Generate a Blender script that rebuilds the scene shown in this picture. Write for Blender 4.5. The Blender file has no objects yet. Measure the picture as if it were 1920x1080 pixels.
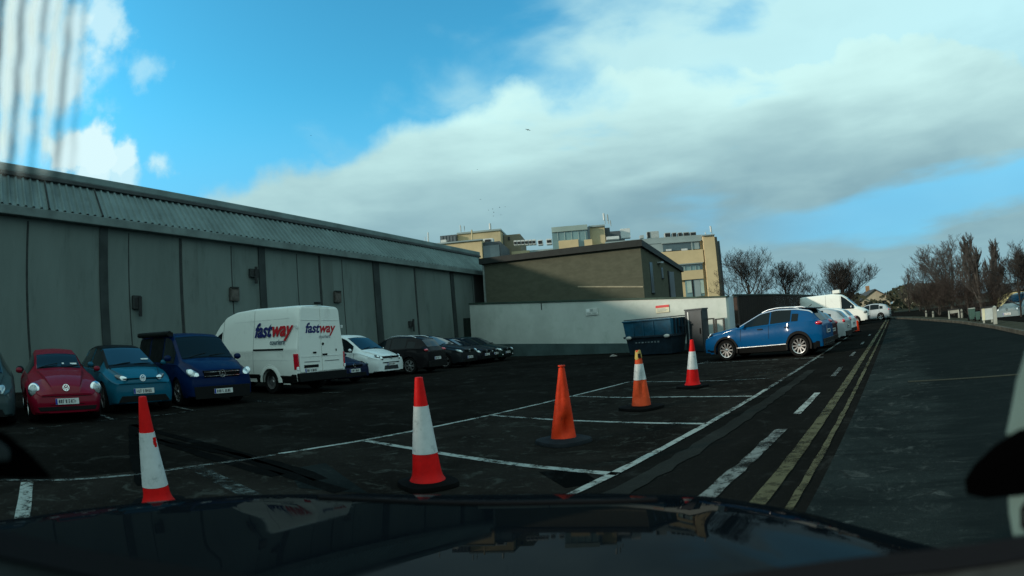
import bpy, bmesh, math, random
from math import sin, cos, pi, radians, sqrt
from mathutils import Vector, Matrix
SC = bpy.context.scene
COL = SC.collection

# ------------------------------------------------------------------ camera (wide dashboard-camera lens)
FPX, KR, CAMH = 1030.3, 0.0149, 1.38
SM = CAMH / 1.25                      # plan measurements below were taken for a lens 1.25 m up
AX = (Vector((0.75861382, 0.64834855, -0.06441447)),      # right
      Vector((-0.1048402, 0.02389491, -0.99420197)),      # down
      Vector((-0.64305023, 0.76096859, 0.0861)))          # forward
cd = bpy.data.cameras.new('camera')
cam = bpy.data.objects.new('camera', cd); COL.objects.link(cam)
m = Matrix.Identity(4)
for r in range(3):
    m[r][0], m[r][1], m[r][2] = AX[0][r], -AX[1][r], -AX[2][r]
m[2][3] = CAMH
cam.matrix_world = m
cd.type = 'PANO'; cd.sensor_fit = 'HORIZONTAL'; cd.sensor_width = 36.0
cd.clip_start, cd.clip_end = 0.01, 4000
cc = cd if hasattr(cd, 'panorama_type') else cd.cycles
cc.panorama_type = 'FISHEYE_LENS_POLYNOMIAL'
K1 = (1920 / 36) / FPX
cc.fisheye_polynomial_k0 = 0.0
cc.fisheye_polynomial_k1 = -K1
cc.fisheye_polynomial_k2 = 0.0
cc.fisheye_polynomial_k3 = -KR * K1 ** 3
cc.fisheye_polynomial_k4 = 0.0
cc.fisheye_fov = radians(170)
cd.dof.use_dof = True; cd.dof.focus_distance = 14.0; cd.dof.aperture_fstop = 11.0
SC.camera = cam

# ------------------------------------------------------------------ world, sun, exposure
SUN_AZ, SUN_EL = 36.0, 16.5          # the sun stands to the left and a little behind the lens
SV = Vector((-sin(radians(SUN_AZ)) * cos(radians(SUN_EL)), -cos(radians(SUN_AZ)) * cos(radians(SUN_EL)), sin(radians(SUN_EL))))
SC.view_settings.view_transform = 'Standard'
SC.view_settings.look = 'None'
SC.view_settings.exposure = 0.0
SC.view_settings.gamma = 1.0
w = bpy.data.worlds.new('World'); SC.world = w; w.use_nodes = True
NT = w.node_tree; NT.nodes.clear()


def ND(nt, typ, inp=None, **kw):
    n = nt.nodes.new(typ)
    for k, v in kw.items():
        setattr(n, k, v)
    for k, v in (inp or {}).items():
        s = n.inputs[k]
        if isinstance(v, bpy.types.NodeSocket):
            nt.links.new(v, s)
        else:
            s.default_value = v
    return n


def MTH(nt, op, a, b=None, c=None, clamp=False):
    i = {0: a}
    if b is not None: i[1] = b
    if c is not None: i[2] = c
    return ND(nt, 'ShaderNodeMath', i, operation=op, use_clamp=clamp).outputs[0]


def MIX(nt, f, a, b, mode='MIX'):
    n = ND(nt, 'ShaderNodeMix', data_type='RGBA', blend_type=mode)
    for k, v in ((0, f), (6, a), (7, b)):
        if isinstance(v, bpy.types.NodeSocket): nt.links.new(v, n.inputs[k])
        else: n.inputs[k].default_value = (v if k == 0 else (*v[:3], 1))
    return n.outputs[2]


def SSTEP(nt, v, a, b, lo=0.0, hi=1.0):
    n = ND(nt, 'ShaderNodeMapRange', {0: v, 1: a, 2: b, 3: lo, 4: hi}, interpolation_type='SMOOTHSTEP', clamp=True)
    return n.outputs[0]


def DOT(nt, v, d):
    n = ND(nt, 'ShaderNodeVectorMath', {0: v, 1: tuple(d)}, operation='DOT_PRODUCT')
    return n.outputs['Value']


def ray(px, py):
    dx, dy = px - 960.0, py - 540.0
    r = sqrt(dx * dx + dy * dy) or 1e-9
    t = r / FPX; t = t * (1 + KR * t * t)
    return AX[0] * (dx / r * sin(t)) + AX[1] * (dy / r * sin(t)) + AX[2] * cos(t)


sky = ND(NT, 'ShaderNodeTexSky', sky_type='NISHITA', sun_disc=False, sun_elevation=radians(SUN_EL),
         sun_rotation=math.atan2(SV.x, SV.y), altitude=50, air_density=1.0, dust_density=0.6, ozone_density=2.0)
tc = ND(NT, 'ShaderNodeTexCoord')
DIR = tc.outputs['Generated']
sp = ND(NT, 'ShaderNodeSeparateXYZ', {0: DIR})
zc = MTH(NT, 'MAXIMUM', sp.outputs[2], 0.0)
zz = MTH(NT, 'ADD', zc, 0.22)
plane = ND(NT, 'ShaderNodeCombineXYZ', {0: MTH(NT, 'DIVIDE', sp.outputs[0], zz), 1: MTH(NT, 'DIVIDE', sp.outputs[1], zz), 2: 0.0}).outputs[0]
n1 = ND(NT, 'ShaderNodeTexNoise', {'Vector': plane, 'Scale': 1.3, 'Detail': 5, 'Roughness': 0.45, 'Distortion': 0.2}).outputs[0]
n2 = ND(NT, 'ShaderNodeTexNoise', {'Vector': plane, 'Scale': 3.0, 'Detail': 6, 'Roughness': 0.5, 'Distortion': 0.3}).outputs[0]
n3 = ND(NT, 'ShaderNodeTexNoise', {'Vector': DIR, 'Scale': 9.0, 'Detail': 7, 'Roughness': 0.55}).outputs[0]
n4 = ND(NT, 'ShaderNodeTexNoise', {'Vector': ND(NT, 'ShaderNodeMapping', {0: DIR, 3: (2.0, 2.0, 9.0)}).outputs[0], 'Scale': 1.6, 'Detail': 6, 'Roughness': 0.5}).outputs[0]
# the cloud bank: everything on one side of a great circle, broken up by noise
pa, pb = ray(385, 352), ray(985, 168)
nb = pa.cross(pb).normalized()
if nb.dot(ray(1500, 300)) < 0: nb = -nb
bank = DOT(NT, DIR, nb)                                     # >0 inside the bank
lump = ND(NT, 'ShaderNodeTexNoise', {'Vector': DIR, 'Scale': 5.0, 'Detail': 6, 'Roughness': 0.5}).outputs[0]
wob = MTH(NT, 'ADD', MTH(NT, 'MULTIPLY', MTH(NT, 'SUBTRACT', lump, 0.5), 0.16), MTH(NT, 'MULTIPLY', MTH(NT, 'SUBTRACT', n3, 0.5), 0.10))
solid = SSTEP(NT, MTH(NT, 'ADD', bank, wob), -0.015, 0.04)
pc, pd = ray(800, 120), ray(1120, -110)
nv = pc.cross(pd).normalized()
if nv.dot(ray(1500, 300)) < 0: nv = -nv
veil = SSTEP(NT, MTH(NT, 'ADD', DOT(NT, DIR, nv), MTH(NT, 'MULTIPLY', MTH(NT, 'SUBTRACT', n2, 0.5), 0.55)), -0.02, 0.26, 0.0, 0.85)
bk = MTH(NT, 'MAXIMUM', solid, veil)
# thin ragged veil near the top of the bank and a blue gap low on the right
def blob(px, py, rad, soft, nz, amp, sy=1.0):
    d = ray(px, py).normalized()
    v = MTH(NT, 'SUBTRACT', 1.0, DOT(NT, DIR, d))
    v = MTH(NT, 'SQRT', MTH(NT, 'MAXIMUM', v, 0.0))         # ~ angle / sqrt2
    v = MTH(NT, 'ADD', v, MTH(NT, 'MULTIPLY', MTH(NT, 'SUBTRACT', nz, 0.5), amp))
    return SSTEP(NT, v, rad, rad - soft, 0.0, 1.0)
gd = ray(1660, 388).normalized()
gel = MTH(NT, 'ABSOLUTE', MTH(NT, 'ADD', MTH(NT, 'SUBTRACT', sp.outputs[2], gd.z), MTH(NT, 'MULTIPLY', MTH(NT, 'SUBTRACT', n4, 0.5), 0.16)))
gap = MTH(NT, 'MULTIPLY', MTH(NT, 'MULTIPLY', SSTEP(NT, gel, 0.055, 0.012), SSTEP(NT, DOT(NT, DIR, AX[0]), 0.30, 0.60)), 0.8)
gap = MTH(NT, 'MAXIMUM', gap, MTH(NT, 'MULTIPLY', blob(1330, 410, 0.055, 0.06, n4, 0.25), 0.4))
gap2 = MTH(NT, 'MULTIPLY', blob(1100, 120, 0.10, 0.12, n2, 0.45), 0.55)
gap2 = MTH(NT, 'MAXIMUM', gap2, MTH(NT, 'MULTIPLY', blob(1360, 40, 0.07, 0.10, n2, 0.45), 0.5))
bk = MTH(NT, 'MULTIPLY', bk, MTH(NT, 'SUBTRACT', 1.0, MTH(NT, 'MAXIMUM', gap, gap2)))
left = blob(125, 290, 0.045, 0.016, n3, 0.10)
for (x_, y_, r_, s_, a_, k_) in ((180, 283, .040, .016, .10, 1.0), (235, 292, .034, .016, .10, .95), (288, 304, .026, .018, .10, .8), (170, 318, .038, .018, .09, .95), (235, 322, .034, .02, .09, .8),
                                 (120, 195, .040, .05, .20, .6), (150, 120, .050, .05, .24, .7), (205, 40, .050, .05, .24, .75), (40, 120, .12, .06, .24, .9), (190, 130, .045, .07, .30, .5), (255, 118, .03, .05, .24, .45)):
    left = MTH(NT, 'MAXIMUM', left, MTH(NT, 'MULTIPLY', blob(x_, y_, r_, s_, n3, a_), k_))
left = MTH(NT, 'MAXIMUM', left, MTH(NT, 'MULTIPLY', blob(-500, 250, 0.35, 0.25, n3, 0.4), 0.8))
back = SSTEP(NT, MTH(NT, 'ADD', DOT(NT, DIR, AX[2]), MTH(NT, 'MULTIPLY', MTH(NT, 'SUBTRACT', n1, 0.5), 0.5)), 0.34, 0.10)   # unseen cloud added overhead and behind to make the fill light less blue
cloud = MTH(NT, 'MAXIMUM', MTH(NT, 'MAXIMUM', bk, left), back, clamp=True)
# shade of the cloud: bright sunlit margin, grey base deep inside and low down
dep = SSTEP(NT, MTH(NT, 'ADD', bank, MTH(NT, 'MULTIPLY', MTH(NT, 'SUBTRACT', n1, 0.5), 0.30)), 0.05, 0.34)
el = sp.outputs[2]
base = SSTEP(NT, MTH(NT, 'ADD', el, MTH(NT, 'MULTIPLY', MTH(NT, 'SUBTRACT', n4, 0.5), 0.26)), 0.44, 0.22)
grey = MTH(NT, 'MULTIPLY', base, MTH(NT, 'ADD', 0.62, MTH(NT, 'MULTIPLY', dep, 0.38)))
grey = MTH(NT, 'ADD', grey, MTH(NT, 'MULTIPLY', MTH(NT, 'SUBTRACT', n2, 0.5), 0.45), clamp=True)
low = SSTEP(NT, el, 0.20, 0.02)
cc1 = MIX(NT, grey, (6.3, 9.4, 9.2), (2.35, 4.1, 4.75))
cc1 = MIX(NT, MTH(NT, 'MULTIPLY', low, 0.45), cc1, (3.1, 5.3, 5.9))
cc1 = MIX(NT, MTH(NT, 'MULTIPLY', left, MTH(NT, 'SUBTRACT', 1.0, bk)), cc1, (7.2, 9.6, 10.0))
blue = MIX(NT, 1.0, sky.outputs[0], (0.80, 2.85, 2.90), 'MULTIPLY')
blue = MIX(NT, SSTEP(NT, el, 0.46, 0.14, 0.0, 0.9), blue, (1.75, 5.2, 8.2))
skyc = MIX(NT, cloud, blue, cc1)
bg = ND(NT, 'ShaderNodeBackground', {0: skyc, 1: 0.10})
NT.links.new(bg.outputs[0], ND(NT, 'ShaderNodeOutputWorld').inputs[0])

sl = bpy.data.lights.new('sun', 'SUN'); sl.energy = 3.6; sl.angle = radians(3.0); sl.color = (1.0, 0.90, 0.74)
so = bpy.data.objects.new('sun', sl); COL.objects.link(so)
so.rotation_euler = SV.to_track_quat('Z', 'Y').to_euler(); so.location = SV * 60

# ------------------------------------------------------------------ from the lens to places on the ground
def G(px, py, z=0.0):
    d = ray(px, py); t = (z - CAMH) / d.z
    return Vector((d.x * t, d.y * t, z))
def D(px, py, dist):
    d = ray(px, py); t = dist * SM / sqrt(d.x ** 2 + d.y ** 2)
    return Vector((d.x * t, d.y * t, CAMH + d.z * t))
def ZAT(px, py, p):
    d = ray(px, py); return CAMH + d.z * sqrt(p.x ** 2 + p.y ** 2) / sqrt(d.x ** 2 + d.y ** 2)

# ------------------------------------------------------------------ objects
def tag(o, label=None, cat=None, group=None, kind=None):
    if label: o['label'] = label
    if cat: o['category'] = cat
    if group: o['group'] = group
    if kind: o['kind'] = kind
    return o
def empty(name, loc, rz=0.0, label=None, cat=None, group=None):
    o = bpy.data.objects.new(name, None); COL.objects.link(o)
    o.location = loc; o.rotation_euler = (0, 0, rz); o.empty_display_size = 0.2
    return tag(o, label, cat, group)
def addmesh(name, me, mats, parent=None, smooth=None):
    o = bpy.data.objects.new(name, me); COL.objects.link(o)
    for mm in (mats if isinstance(mats, (list, tuple)) else [mats]):
        if mm is not None and not len(me.materials) > 8: me.materials.append(mm)
    if smooth is not None:
        me.polygons.foreach_set('use_smooth', [True] * len(me.polygons))
        try: me.set_sharp_from_angle(angle=radians(smooth))
        except Exception: pass
    o.parent = parent
    return o
class MB:
    """collects boxes, bars, tubes and lathes; build() links them as ONE mesh object"""
    def __init__(s): s.v, s.f, s.mi, s.cur = [], [], [], 0
    def face(s, pts):
        b = len(s.v); s.v += [tuple(p) for p in pts]; s.f.append(list(range(b, b + len(pts)))); s.mi.append(s.cur)
    def grid(s, rows, close=False):
        b = len(s.v); n = len(rows[0])
        for r in rows: s.v += [tuple(p) for p in r]
        for i in range(len(rows) - 1):
            for j in range(n if close else n - 1):
                k = (j + 1) % n
                s.f.append([b + i * n + j, b + i * n + k, b + (i + 1) * n + k, b + (i + 1) * n + j]); s.mi.append(s.cur)
    def box(s, c, d, R=None, taper=1.0):
        c = Vector(c); b = len(s.v)
        for z in (-1, 1):
            k = taper if z > 0 else 1.0
            for x, y in ((-1, -1), (1, -1), (1, 1), (-1, 1)):
                p = Vector((x * d[0] / 2 * k, y * d[1] / 2 * k, z * d[2] / 2))
                if R is not None: p = R @ p
                s.v.append(tuple(c + p))
        for q in ((3, 2, 1, 0), (4, 5, 6, 7), (0, 1, 5, 4), (1, 2, 6, 5), (2, 3, 7, 6), (3, 0, 4, 7)):
            s.f.append([b + i for i in q]); s.mi.append(s.cur)
    def prism(s, base, top):
        b = len(s.v); n = len(base); s.v += [tuple(p) for p in base] + [tuple(p) for p in top]
        s.f.append([b + i for i in reversed(range(n))]); s.f.append([b + n + i for i in range(n)]); s.mi += [s.cur] * 2
        for i in range(n):
            k = (i + 1) % n; s.f.append([b + i, b + k, b + n + k, b + n + i]); s.mi.append(s.cur)
    def tube(s, pts, rad, seg=8, cap=True):
        pts = [Vector(p) for p in pts]; rads = rad if isinstance(rad, (list, tuple)) else [rad] * len(pts)
        rows = []
        for i, p in enumerate(pts):
            t = (pts[min(i + 1, len(pts) - 1)] - pts[max(i - 1, 0)]).normalized()
            a = t.orthogonal().normalized() if i == 0 else (pa - t * pa.dot(t)).normalized()
            pa = a; b = t.cross(a)
            rows.append([p + (a * cos(2 * pi * k / seg) + b * sin(2 * pi * k / seg)) * rads[i] for k in range(seg)])
        s.grid(rows, True)
        if cap:
            s.face(list(reversed(rows[0]))); s.face(rows[-1])
    def lathe(s, prof, c=(0, 0, 0), axis='Z', seg=32, fn=None):
        rows = []
        for r, h in prof:
            row = []
            for k in range(seg):
                a = 2 * pi * k / seg
                p = Vector((r * cos(a), r * sin(a), h))
                if fn: p = fn(p, a)
                if axis == 'Y': p = Vector((p.x, p.z, -p.y))
                if axis == 'X': p = Vector((p.z, p.x, p.y))
                row.append(Vector(c) + p)
            rows.append(row)
        s.grid(rows, True)
    def ell(s, c, rx, ry, rz, seg=16, R=None):
        rows = []
        for i in range(seg // 2 + 1):
            t = pi * i / (seg // 2); row = []
            for k in range(seg):
                a = 2 * pi * k / seg
                p = Vector((rx * sin(t) * cos(a), ry * sin(t) * sin(a), -rz * cos(t)))
                if R is not None: p = R @ p
                row.append(Vector(c) + p)
            rows.append(row)
        s.grid(rows, True)
    def mesh(s, name, weld=True):
        me = bpy.data.meshes.new(name); me.from_pydata(s.v, [], s.f)
        me.polygons.foreach_set('material_index', s.mi)
        if weld:
            bm = bmesh.new(); bm.from_mesh(me)
            bmesh.ops.remove_doubles(bm, verts=bm.verts, dist=1e-5)
            bmesh.ops.recalc_face_normals(bm, faces=bm.faces)
            bm.to_mesh(me); bm.free()
        me.update(); return me
    def build(s, name, mats, parent=None, smooth=None, bevel=0.0):
        o = addmesh(name, s.mesh(name), mats, parent, smooth)
        if bevel:
            b = o.modifiers.new('bevel', 'BEVEL'); b.width = bevel; b.segments = 2; b.limit_method = 'ANGLE'; b.angle_limit = radians(40)
        return o
def text_mesh(body, size, shear=0.0, bold=0.0, ext=0.002):
    c = bpy.data.curves.new('lettering', 'FONT'); c.body = body; c.size = size; c.shear = shear; c.offset = bold; c.extrude = ext
    o = bpy.data.objects.new('lettering', c); COL.objects.link(o)
    bpy.context.view_layer.update()
    me = bpy.data.meshes.new_from_object(o.evaluated_get(bpy.context.evaluated_depsgraph_get()))
    bpy.data.objects.remove(o); bpy.data.curves.remove(c)
    return me
def frame(o, org, ax, ay, az):
    mm = Matrix.Identity(4)
    for r in range(3): mm[r][0], mm[r][1], mm[r][2], mm[r][3] = ax[r], ay[r], az[r], org[r]
    o.matrix_local = mm
    return o

# ------------------------------------------------------------------ materials
def mat(name, col, rough=0.6, metal=0.0, spec=0.22, coat=0.0, var=0.0, vscale=3.0, col2=None, bump=0.0, bscale=40.0, rvar=0.0, coord='Object', stretch=None, emit=None, dirt=None):
    mt = bpy.data.materials.new(name); mt.use_nodes = True; nt = mt.node_tree
    p = nt.nodes['Principled BSDF']
    p.inputs['Base Color'].default_value = (*col, 1); p.inputs['Roughness'].default_value = rough
    p.inputs['Metallic'].default_value = metal; p.inputs['Specular IOR Level'].default_value = spec
    p.inputs['Coat Weight'].default_value = coat; p.inputs['Coat Roughness'].default_value = 0.10
    if var or bump or rvar or dirt:
        t = ND(nt, 'ShaderNodeTexCoord').outputs[coord]
        if stretch: t = ND(nt, 'ShaderNodeMapping', {0: t, 3: stretch}).outputs[0]
        base = None
        if var:
            n = ND(nt, 'ShaderNodeTexNoise', {'Vector': t, 'Scale': vscale, 'Detail': 7, 'Roughness': 0.62}).outputs[0]
            f = SSTEP(nt, n, 0.5 - 0.28 / max(var, 0.2), 0.5 + 0.28 / max(var, 0.2)) if col2 else SSTEP(nt, n, 0.3, 0.7)
            c2 = col2 or tuple(c * (1 - var) for c in col)
            base = MIX(nt, f, col, c2)
        if dirt:
            n = ND(nt, 'ShaderNodeTexNoise', {'Vector': t, 'Scale': dirt[1], 'Detail': 9, 'Roughness': 0.7}).outputs[0]
            base = MIX(nt, SSTEP(nt, n, 0.52, 0.72, 0.0, dirt[2]), base if base is not None else col, dirt[0])
        if base is not None: nt.links.new(base, p.inputs['Base Color'])
        if rvar:
            n = ND(nt, 'ShaderNodeTexNoise', {'Vector': t, 'Scale': vscale * 1.7, 'Detail': 6}).outputs[0]
            nt.links.new(SSTEP(nt, n, 0.3, 0.7, max(rough - rvar, 0.02), min(rough + rvar, 1)), p.inputs['Roughness'])
        if bump:
            n = ND(nt, 'ShaderNodeTexNoise', {'Vector': t, 'Scale': bscale, 'Detail': 6, 'Roughness': 0.65}).outputs[0]
            nt.links.new(ND(nt, 'ShaderNodeBump', {'Strength': bump, 'Distance': 0.02, 'Height': n}).outputs[0], p.inputs['Normal'])
    if emit: p.inputs['Emission Color'].default_value = (*emit[:3], 1); p.inputs['Emission Strength'].default_value = emit[3]
    return mt
def paint(name, col, metal=0.25):
    return mat(name, col, 0.42, 0.0, 0.03, 0.34 if max(col) > .05 else .14, dirt=(tuple(c * 0.55 + 0.02 for c in col), 2.2, 0.35), rvar=0.06, vscale=6)
M = {}
M['glass'] = mat('dark glass', (0.006, 0.010, 0.012), 0.05, 0, 0.14, 0.0, rvar=0.03)
M['bglass'] = mat('blue black glass', (0.005, 0.012, 0.020), 0.05, 0, 0.2, 0.0, rvar=0.03)
M['black'] = mat('black plastic', (0.004, 0.0045, 0.0045), 0.5, 0, 0.15, var=0.4, vscale=9, bump=0.05)
M['gloss'] = mat('gloss black', (0.003, 0.0035, 0.004), 0.38, 0, 0.06, 0.0, rvar=0.06)
M['rubber'] = mat('tyre rubber', (0.006, 0.006, 0.006), 0.85, 0, 0.15, var=0.5, vscale=12, bump=0.2)
M['alloy'] = mat('alloy', (0.62, 0.62, 0.62), 0.25, 0.9, 0.5, var=0.25, vscale=14)
M['dalloy'] = mat('dull alloy', (0.30, 0.30, 0.30), 0.35, 0.8, 0.5, var=0.3, vscale=14)
M['chrome'] = mat('chrome', (0.72, 0.74, 0.75), 0.12, 1.0, 0.5, rvar=0.06)
M['silverpl'] = mat('satin silver trim', (0.62, 0.63, 0.64), 0.3, 0.6, 0.5, rvar=0.08)
M['lamp'] = mat('headlamp lens', (0.42, 0.50, 0.50), 0.08, 0.3, 0.8, 1.0, var=0.6, vscale=18)
M['lampdark'] = mat('headlamp bowl', (0.06, 0.07, 0.075), 0.12, 0.4, 0.6, 0.9)
M['drl'] = mat('white lamp glass', (0.85, 0.9, 0.9), 0.15, 0, 0.8, 0.8, rvar=0.05)
M['red'] = mat('tail lamp red', (0.55, 0.008, 0.02), 0.12, 0, 0.7, 0.9, var=0.4, vscale=16)
M['plate'] = mat('number plate', (0.62, 0.64, 0.62), 0.4, var=0.25, vscale=20)
M['pblue'] = mat('plate band blue', (0.01, 0.03, 0.25), 0.4)
M['ptext'] = mat('plate characters', (0.02, 0.02, 0.025), 0.5)
M['under'] = mat('underbody', (0.006, 0.006, 0.006), 0.9, 0, 0.2, var=0.4)
M['white_paint'] = paint('white van paint', (0.66, 0.68, 0.64), 0.0)

def asphalt(name, c1, c2, c3, sc=1.0, fine=0.8, patch=None, split=None):
    mt = bpy.data.materials.new(name); mt.use_nodes = True; nt = mt.node_tree; p = nt.nodes['Principled BSDF']
    t = ND(nt, 'ShaderNodeTexCoord').outputs['Object']
    a = ND(nt, 'ShaderNodeTexNoise', {'Vector': t, 'Scale': 0.35 * sc, 'Detail': 9, 'Roughness': 0.66, 'Distortion': 0.6}).outputs[0]
    b = ND(nt, 'ShaderNodeTexNoise', {'Vector': t, 'Scale': 1.9 * sc, 'Detail': 8, 'Roughness': 0.7, 'Distortion': 1.0}).outputs[0]
    g = ND(nt, 'ShaderNodeTexNoise', {'Vector': t, 'Scale': 75, 'Detail': 3, 'Roughness': 0.7}).outputs[0]
    st = ND(nt, 'ShaderNodeTexNoise', {'Vector': ND(nt, 'ShaderNodeMapping', {0: t, 3: (0.5, 2.4, 1)}).outputs[0], 'Scale': 1.1 * sc, 'Detail': 8, 'Roughness': 0.7}).outputs[0]
    mid = ND(nt, 'ShaderNodeTexNoise', {'Vector': t, 'Scale': 11 * sc, 'Detail': 6, 'Roughness': 0.75}).outputs[0]
    c = MIX(nt, SSTEP(nt, a, 0.36, 0.66), c1, c2)
    c = MIX(nt, SSTEP(nt, mid, 0.54, 0.72, 0, .55), c, c3)
    c = MIX(nt, SSTEP(nt, mid, 0.42, 0.28, 0, .6), c, tuple(k * 0.4 for k in c2))
    c = MIX(nt, SSTEP(nt, b, 0.53, 0.70, 0, fine), c, c3)
    if patch: c = MIX(nt, SSTEP(nt, st, 0.52, 0.66, 0, 0.9), c, patch)
    if split:
        xs = ND(nt, 'ShaderNodeSeparateXYZ', {0: t}).outputs[0]
        e = MTH(nt, 'ADD', xs, MTH(nt, 'MULTIPLY', MTH(nt, 'SUBTRACT', st, 0.5), 1.6)); c = MIX(nt, SSTEP(nt, e, .35, .75, 0, .8), c, split); c = MIX(nt, MTH(nt, 'MULTIPLY', SSTEP(nt, st, .50, .34), SSTEP(nt, b, .62, .42, 0, .55)), c, (.024, .031, .030))
        cr = ND(nt, 'ShaderNodeTexVoronoi', {'Vector': MIX(nt, .12, t, ND(nt, 'ShaderNodeTexNoise', {'Vector': t, 'Scale': 2.0, 'Detail': 5}).outputs[1]), 'Scale': .9}, feature='DISTANCE_TO_EDGE').outputs[0]
        c = MIX(nt, MTH(nt, 'MULTIPLY', SSTEP(nt, cr, .018, .0), SSTEP(nt, b, .52, .62, 0, .6)), c, (.006, .007, .007))
    c = MIX(nt, SSTEP(nt, g, 0.35, 0.75, 0, 0.55), c, tuple(k * 0.45 for k in c1))
    nt.links.new(c, p.inputs['Base Color'])
    p.inputs['Specular IOR Level'].default_value = 0.0
    nt.links.new(SSTEP(nt, b, 0.3, 0.7, 0.72, 0.95), p.inputs['Roughness'])
    h = MTH(nt, 'ADD', g, MTH(nt, 'MULTIPLY', b, 0.6))
    nt.links.new(ND(nt, 'ShaderNodeBump', {'Strength': 0.5, 'Distance': 0.012, 'Height': h}).outputs[0], p.inputs['Normal'])
    return mt
M['lot'] = asphalt('car park asphalt', (0.0135, 0.0130, 0.0115), (0.0075, 0.0070, 0.0062), (0.034, 0.034, 0.031))
M['bay'] = asphalt('bay asphalt', (0.0215, 0.0195, 0.0170), (0.0100, 0.0090, 0.0080), (0.052, 0.054, 0.047), sc=1.6, fine=0.95)
M['roadA'] = asphalt('old road asphalt', (0.021, 0.028, 0.0275), (0.010, 0.0135, 0.014), (0.056, 0.064, 0.061), sc=1.5, fine=1.0, patch=(0.010, 0.0135, 0.014), split=(.0095, .0135, .014))
M['roadB'] = asphalt('road patch asphalt', (0.016, 0.020, 0.020), (0.009, 0.012, 0.0125), (0.036, 0.041, 0.039), sc=1.3, patch=(0.026, 0.031, 0.030))
M['lane'] = asphalt('lane asphalt', (0.0125, 0.0125, 0.0115), (0.0085, 0.0088, 0.0080), (0.026, 0.027, 0.025))
M['tar'] = asphalt('dark tar', (0.004, 0.0045, 0.0045), (0.007, 0.0075, 0.0075), (0.012, 0.013, 0.013))
M['trench'] = asphalt('trench fill', (0.055, 0.055, 0.042), (0.035, 0.036, 0.030), (0.02, 0.02, 0.02))
M['verge'] = mat('verge earth', (0.020, 0.024, 0.012), 0.95, 0, 0.1, var=0.8, vscale=1.2, col2=(0.035, 0.030, 0.018), bump=0.6, bscale=9)
M['kerb'] = mat('kerb stone', (0.075, 0.07, 0.052), 0.9, 0, 0.2, var=0.6, vscale=2, bump=0.3, bscale=20)
def worn(name, col, lo=0.40, hi=0.56, amount=0.9, sc=5.0):
    mt = bpy.data.materials.new(name); mt.use_nodes = True; nt = mt.node_tree; p = nt.nodes['Principled BSDF']
    t = ND(nt, 'ShaderNodeTexCoord').outputs['Object']
    a = ND(nt, 'ShaderNodeTexNoise', {'Vector': t, 'Scale': sc, 'Detail': 9, 'Roughness': 0.75}).outputs[0]
    b = ND(nt, 'ShaderNodeTexNoise', {'Vector': t, 'Scale': 0.6, 'Detail': 4}).outputs[0]
    v = MTH(nt, 'ADD', MTH(nt, 'MULTIPLY', a, 0.7), MTH(nt, 'MULTIPLY', b, 0.3))
    f = SSTEP(nt, v, lo, hi, 1 - amount, 1)
    nt.links.new(MIX(nt, f, (0.012, 0.012, 0.011), col), p.inputs['Base Color'])
    p.inputs['Roughness'].default_value = 0.85; p.inputs['Specular IOR Level'].default_value = 0.03
    nt.links.new(MTH(nt, 'ADD', MTH(nt, 'MULTIPLY', f, 0.8), 0.2), p.inputs['Alpha'])
    return mt
M['line'] = worn('white road paint', (0.29, 0.31, 0.285), 0.38, 0.54, 0.85)
M['wornline'] = worn('worn white road paint', (0.16, 0.175, 0.165), 0.40, 0.58, 0.9)
M['ghost'] = asphalt('ghost of old paint', (.026, .028, .026), (.016, .017, .016), (.036, .039, .036))
M['faintline'] = worn('faint old road paint', (0.10, 0.115, 0.11), 0.44, 0.62, 1.0)
M['yellow'] = worn('yellow road paint', (0.084, 0.078, 0.045), 0.36, 0.56, 0.7)

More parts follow.
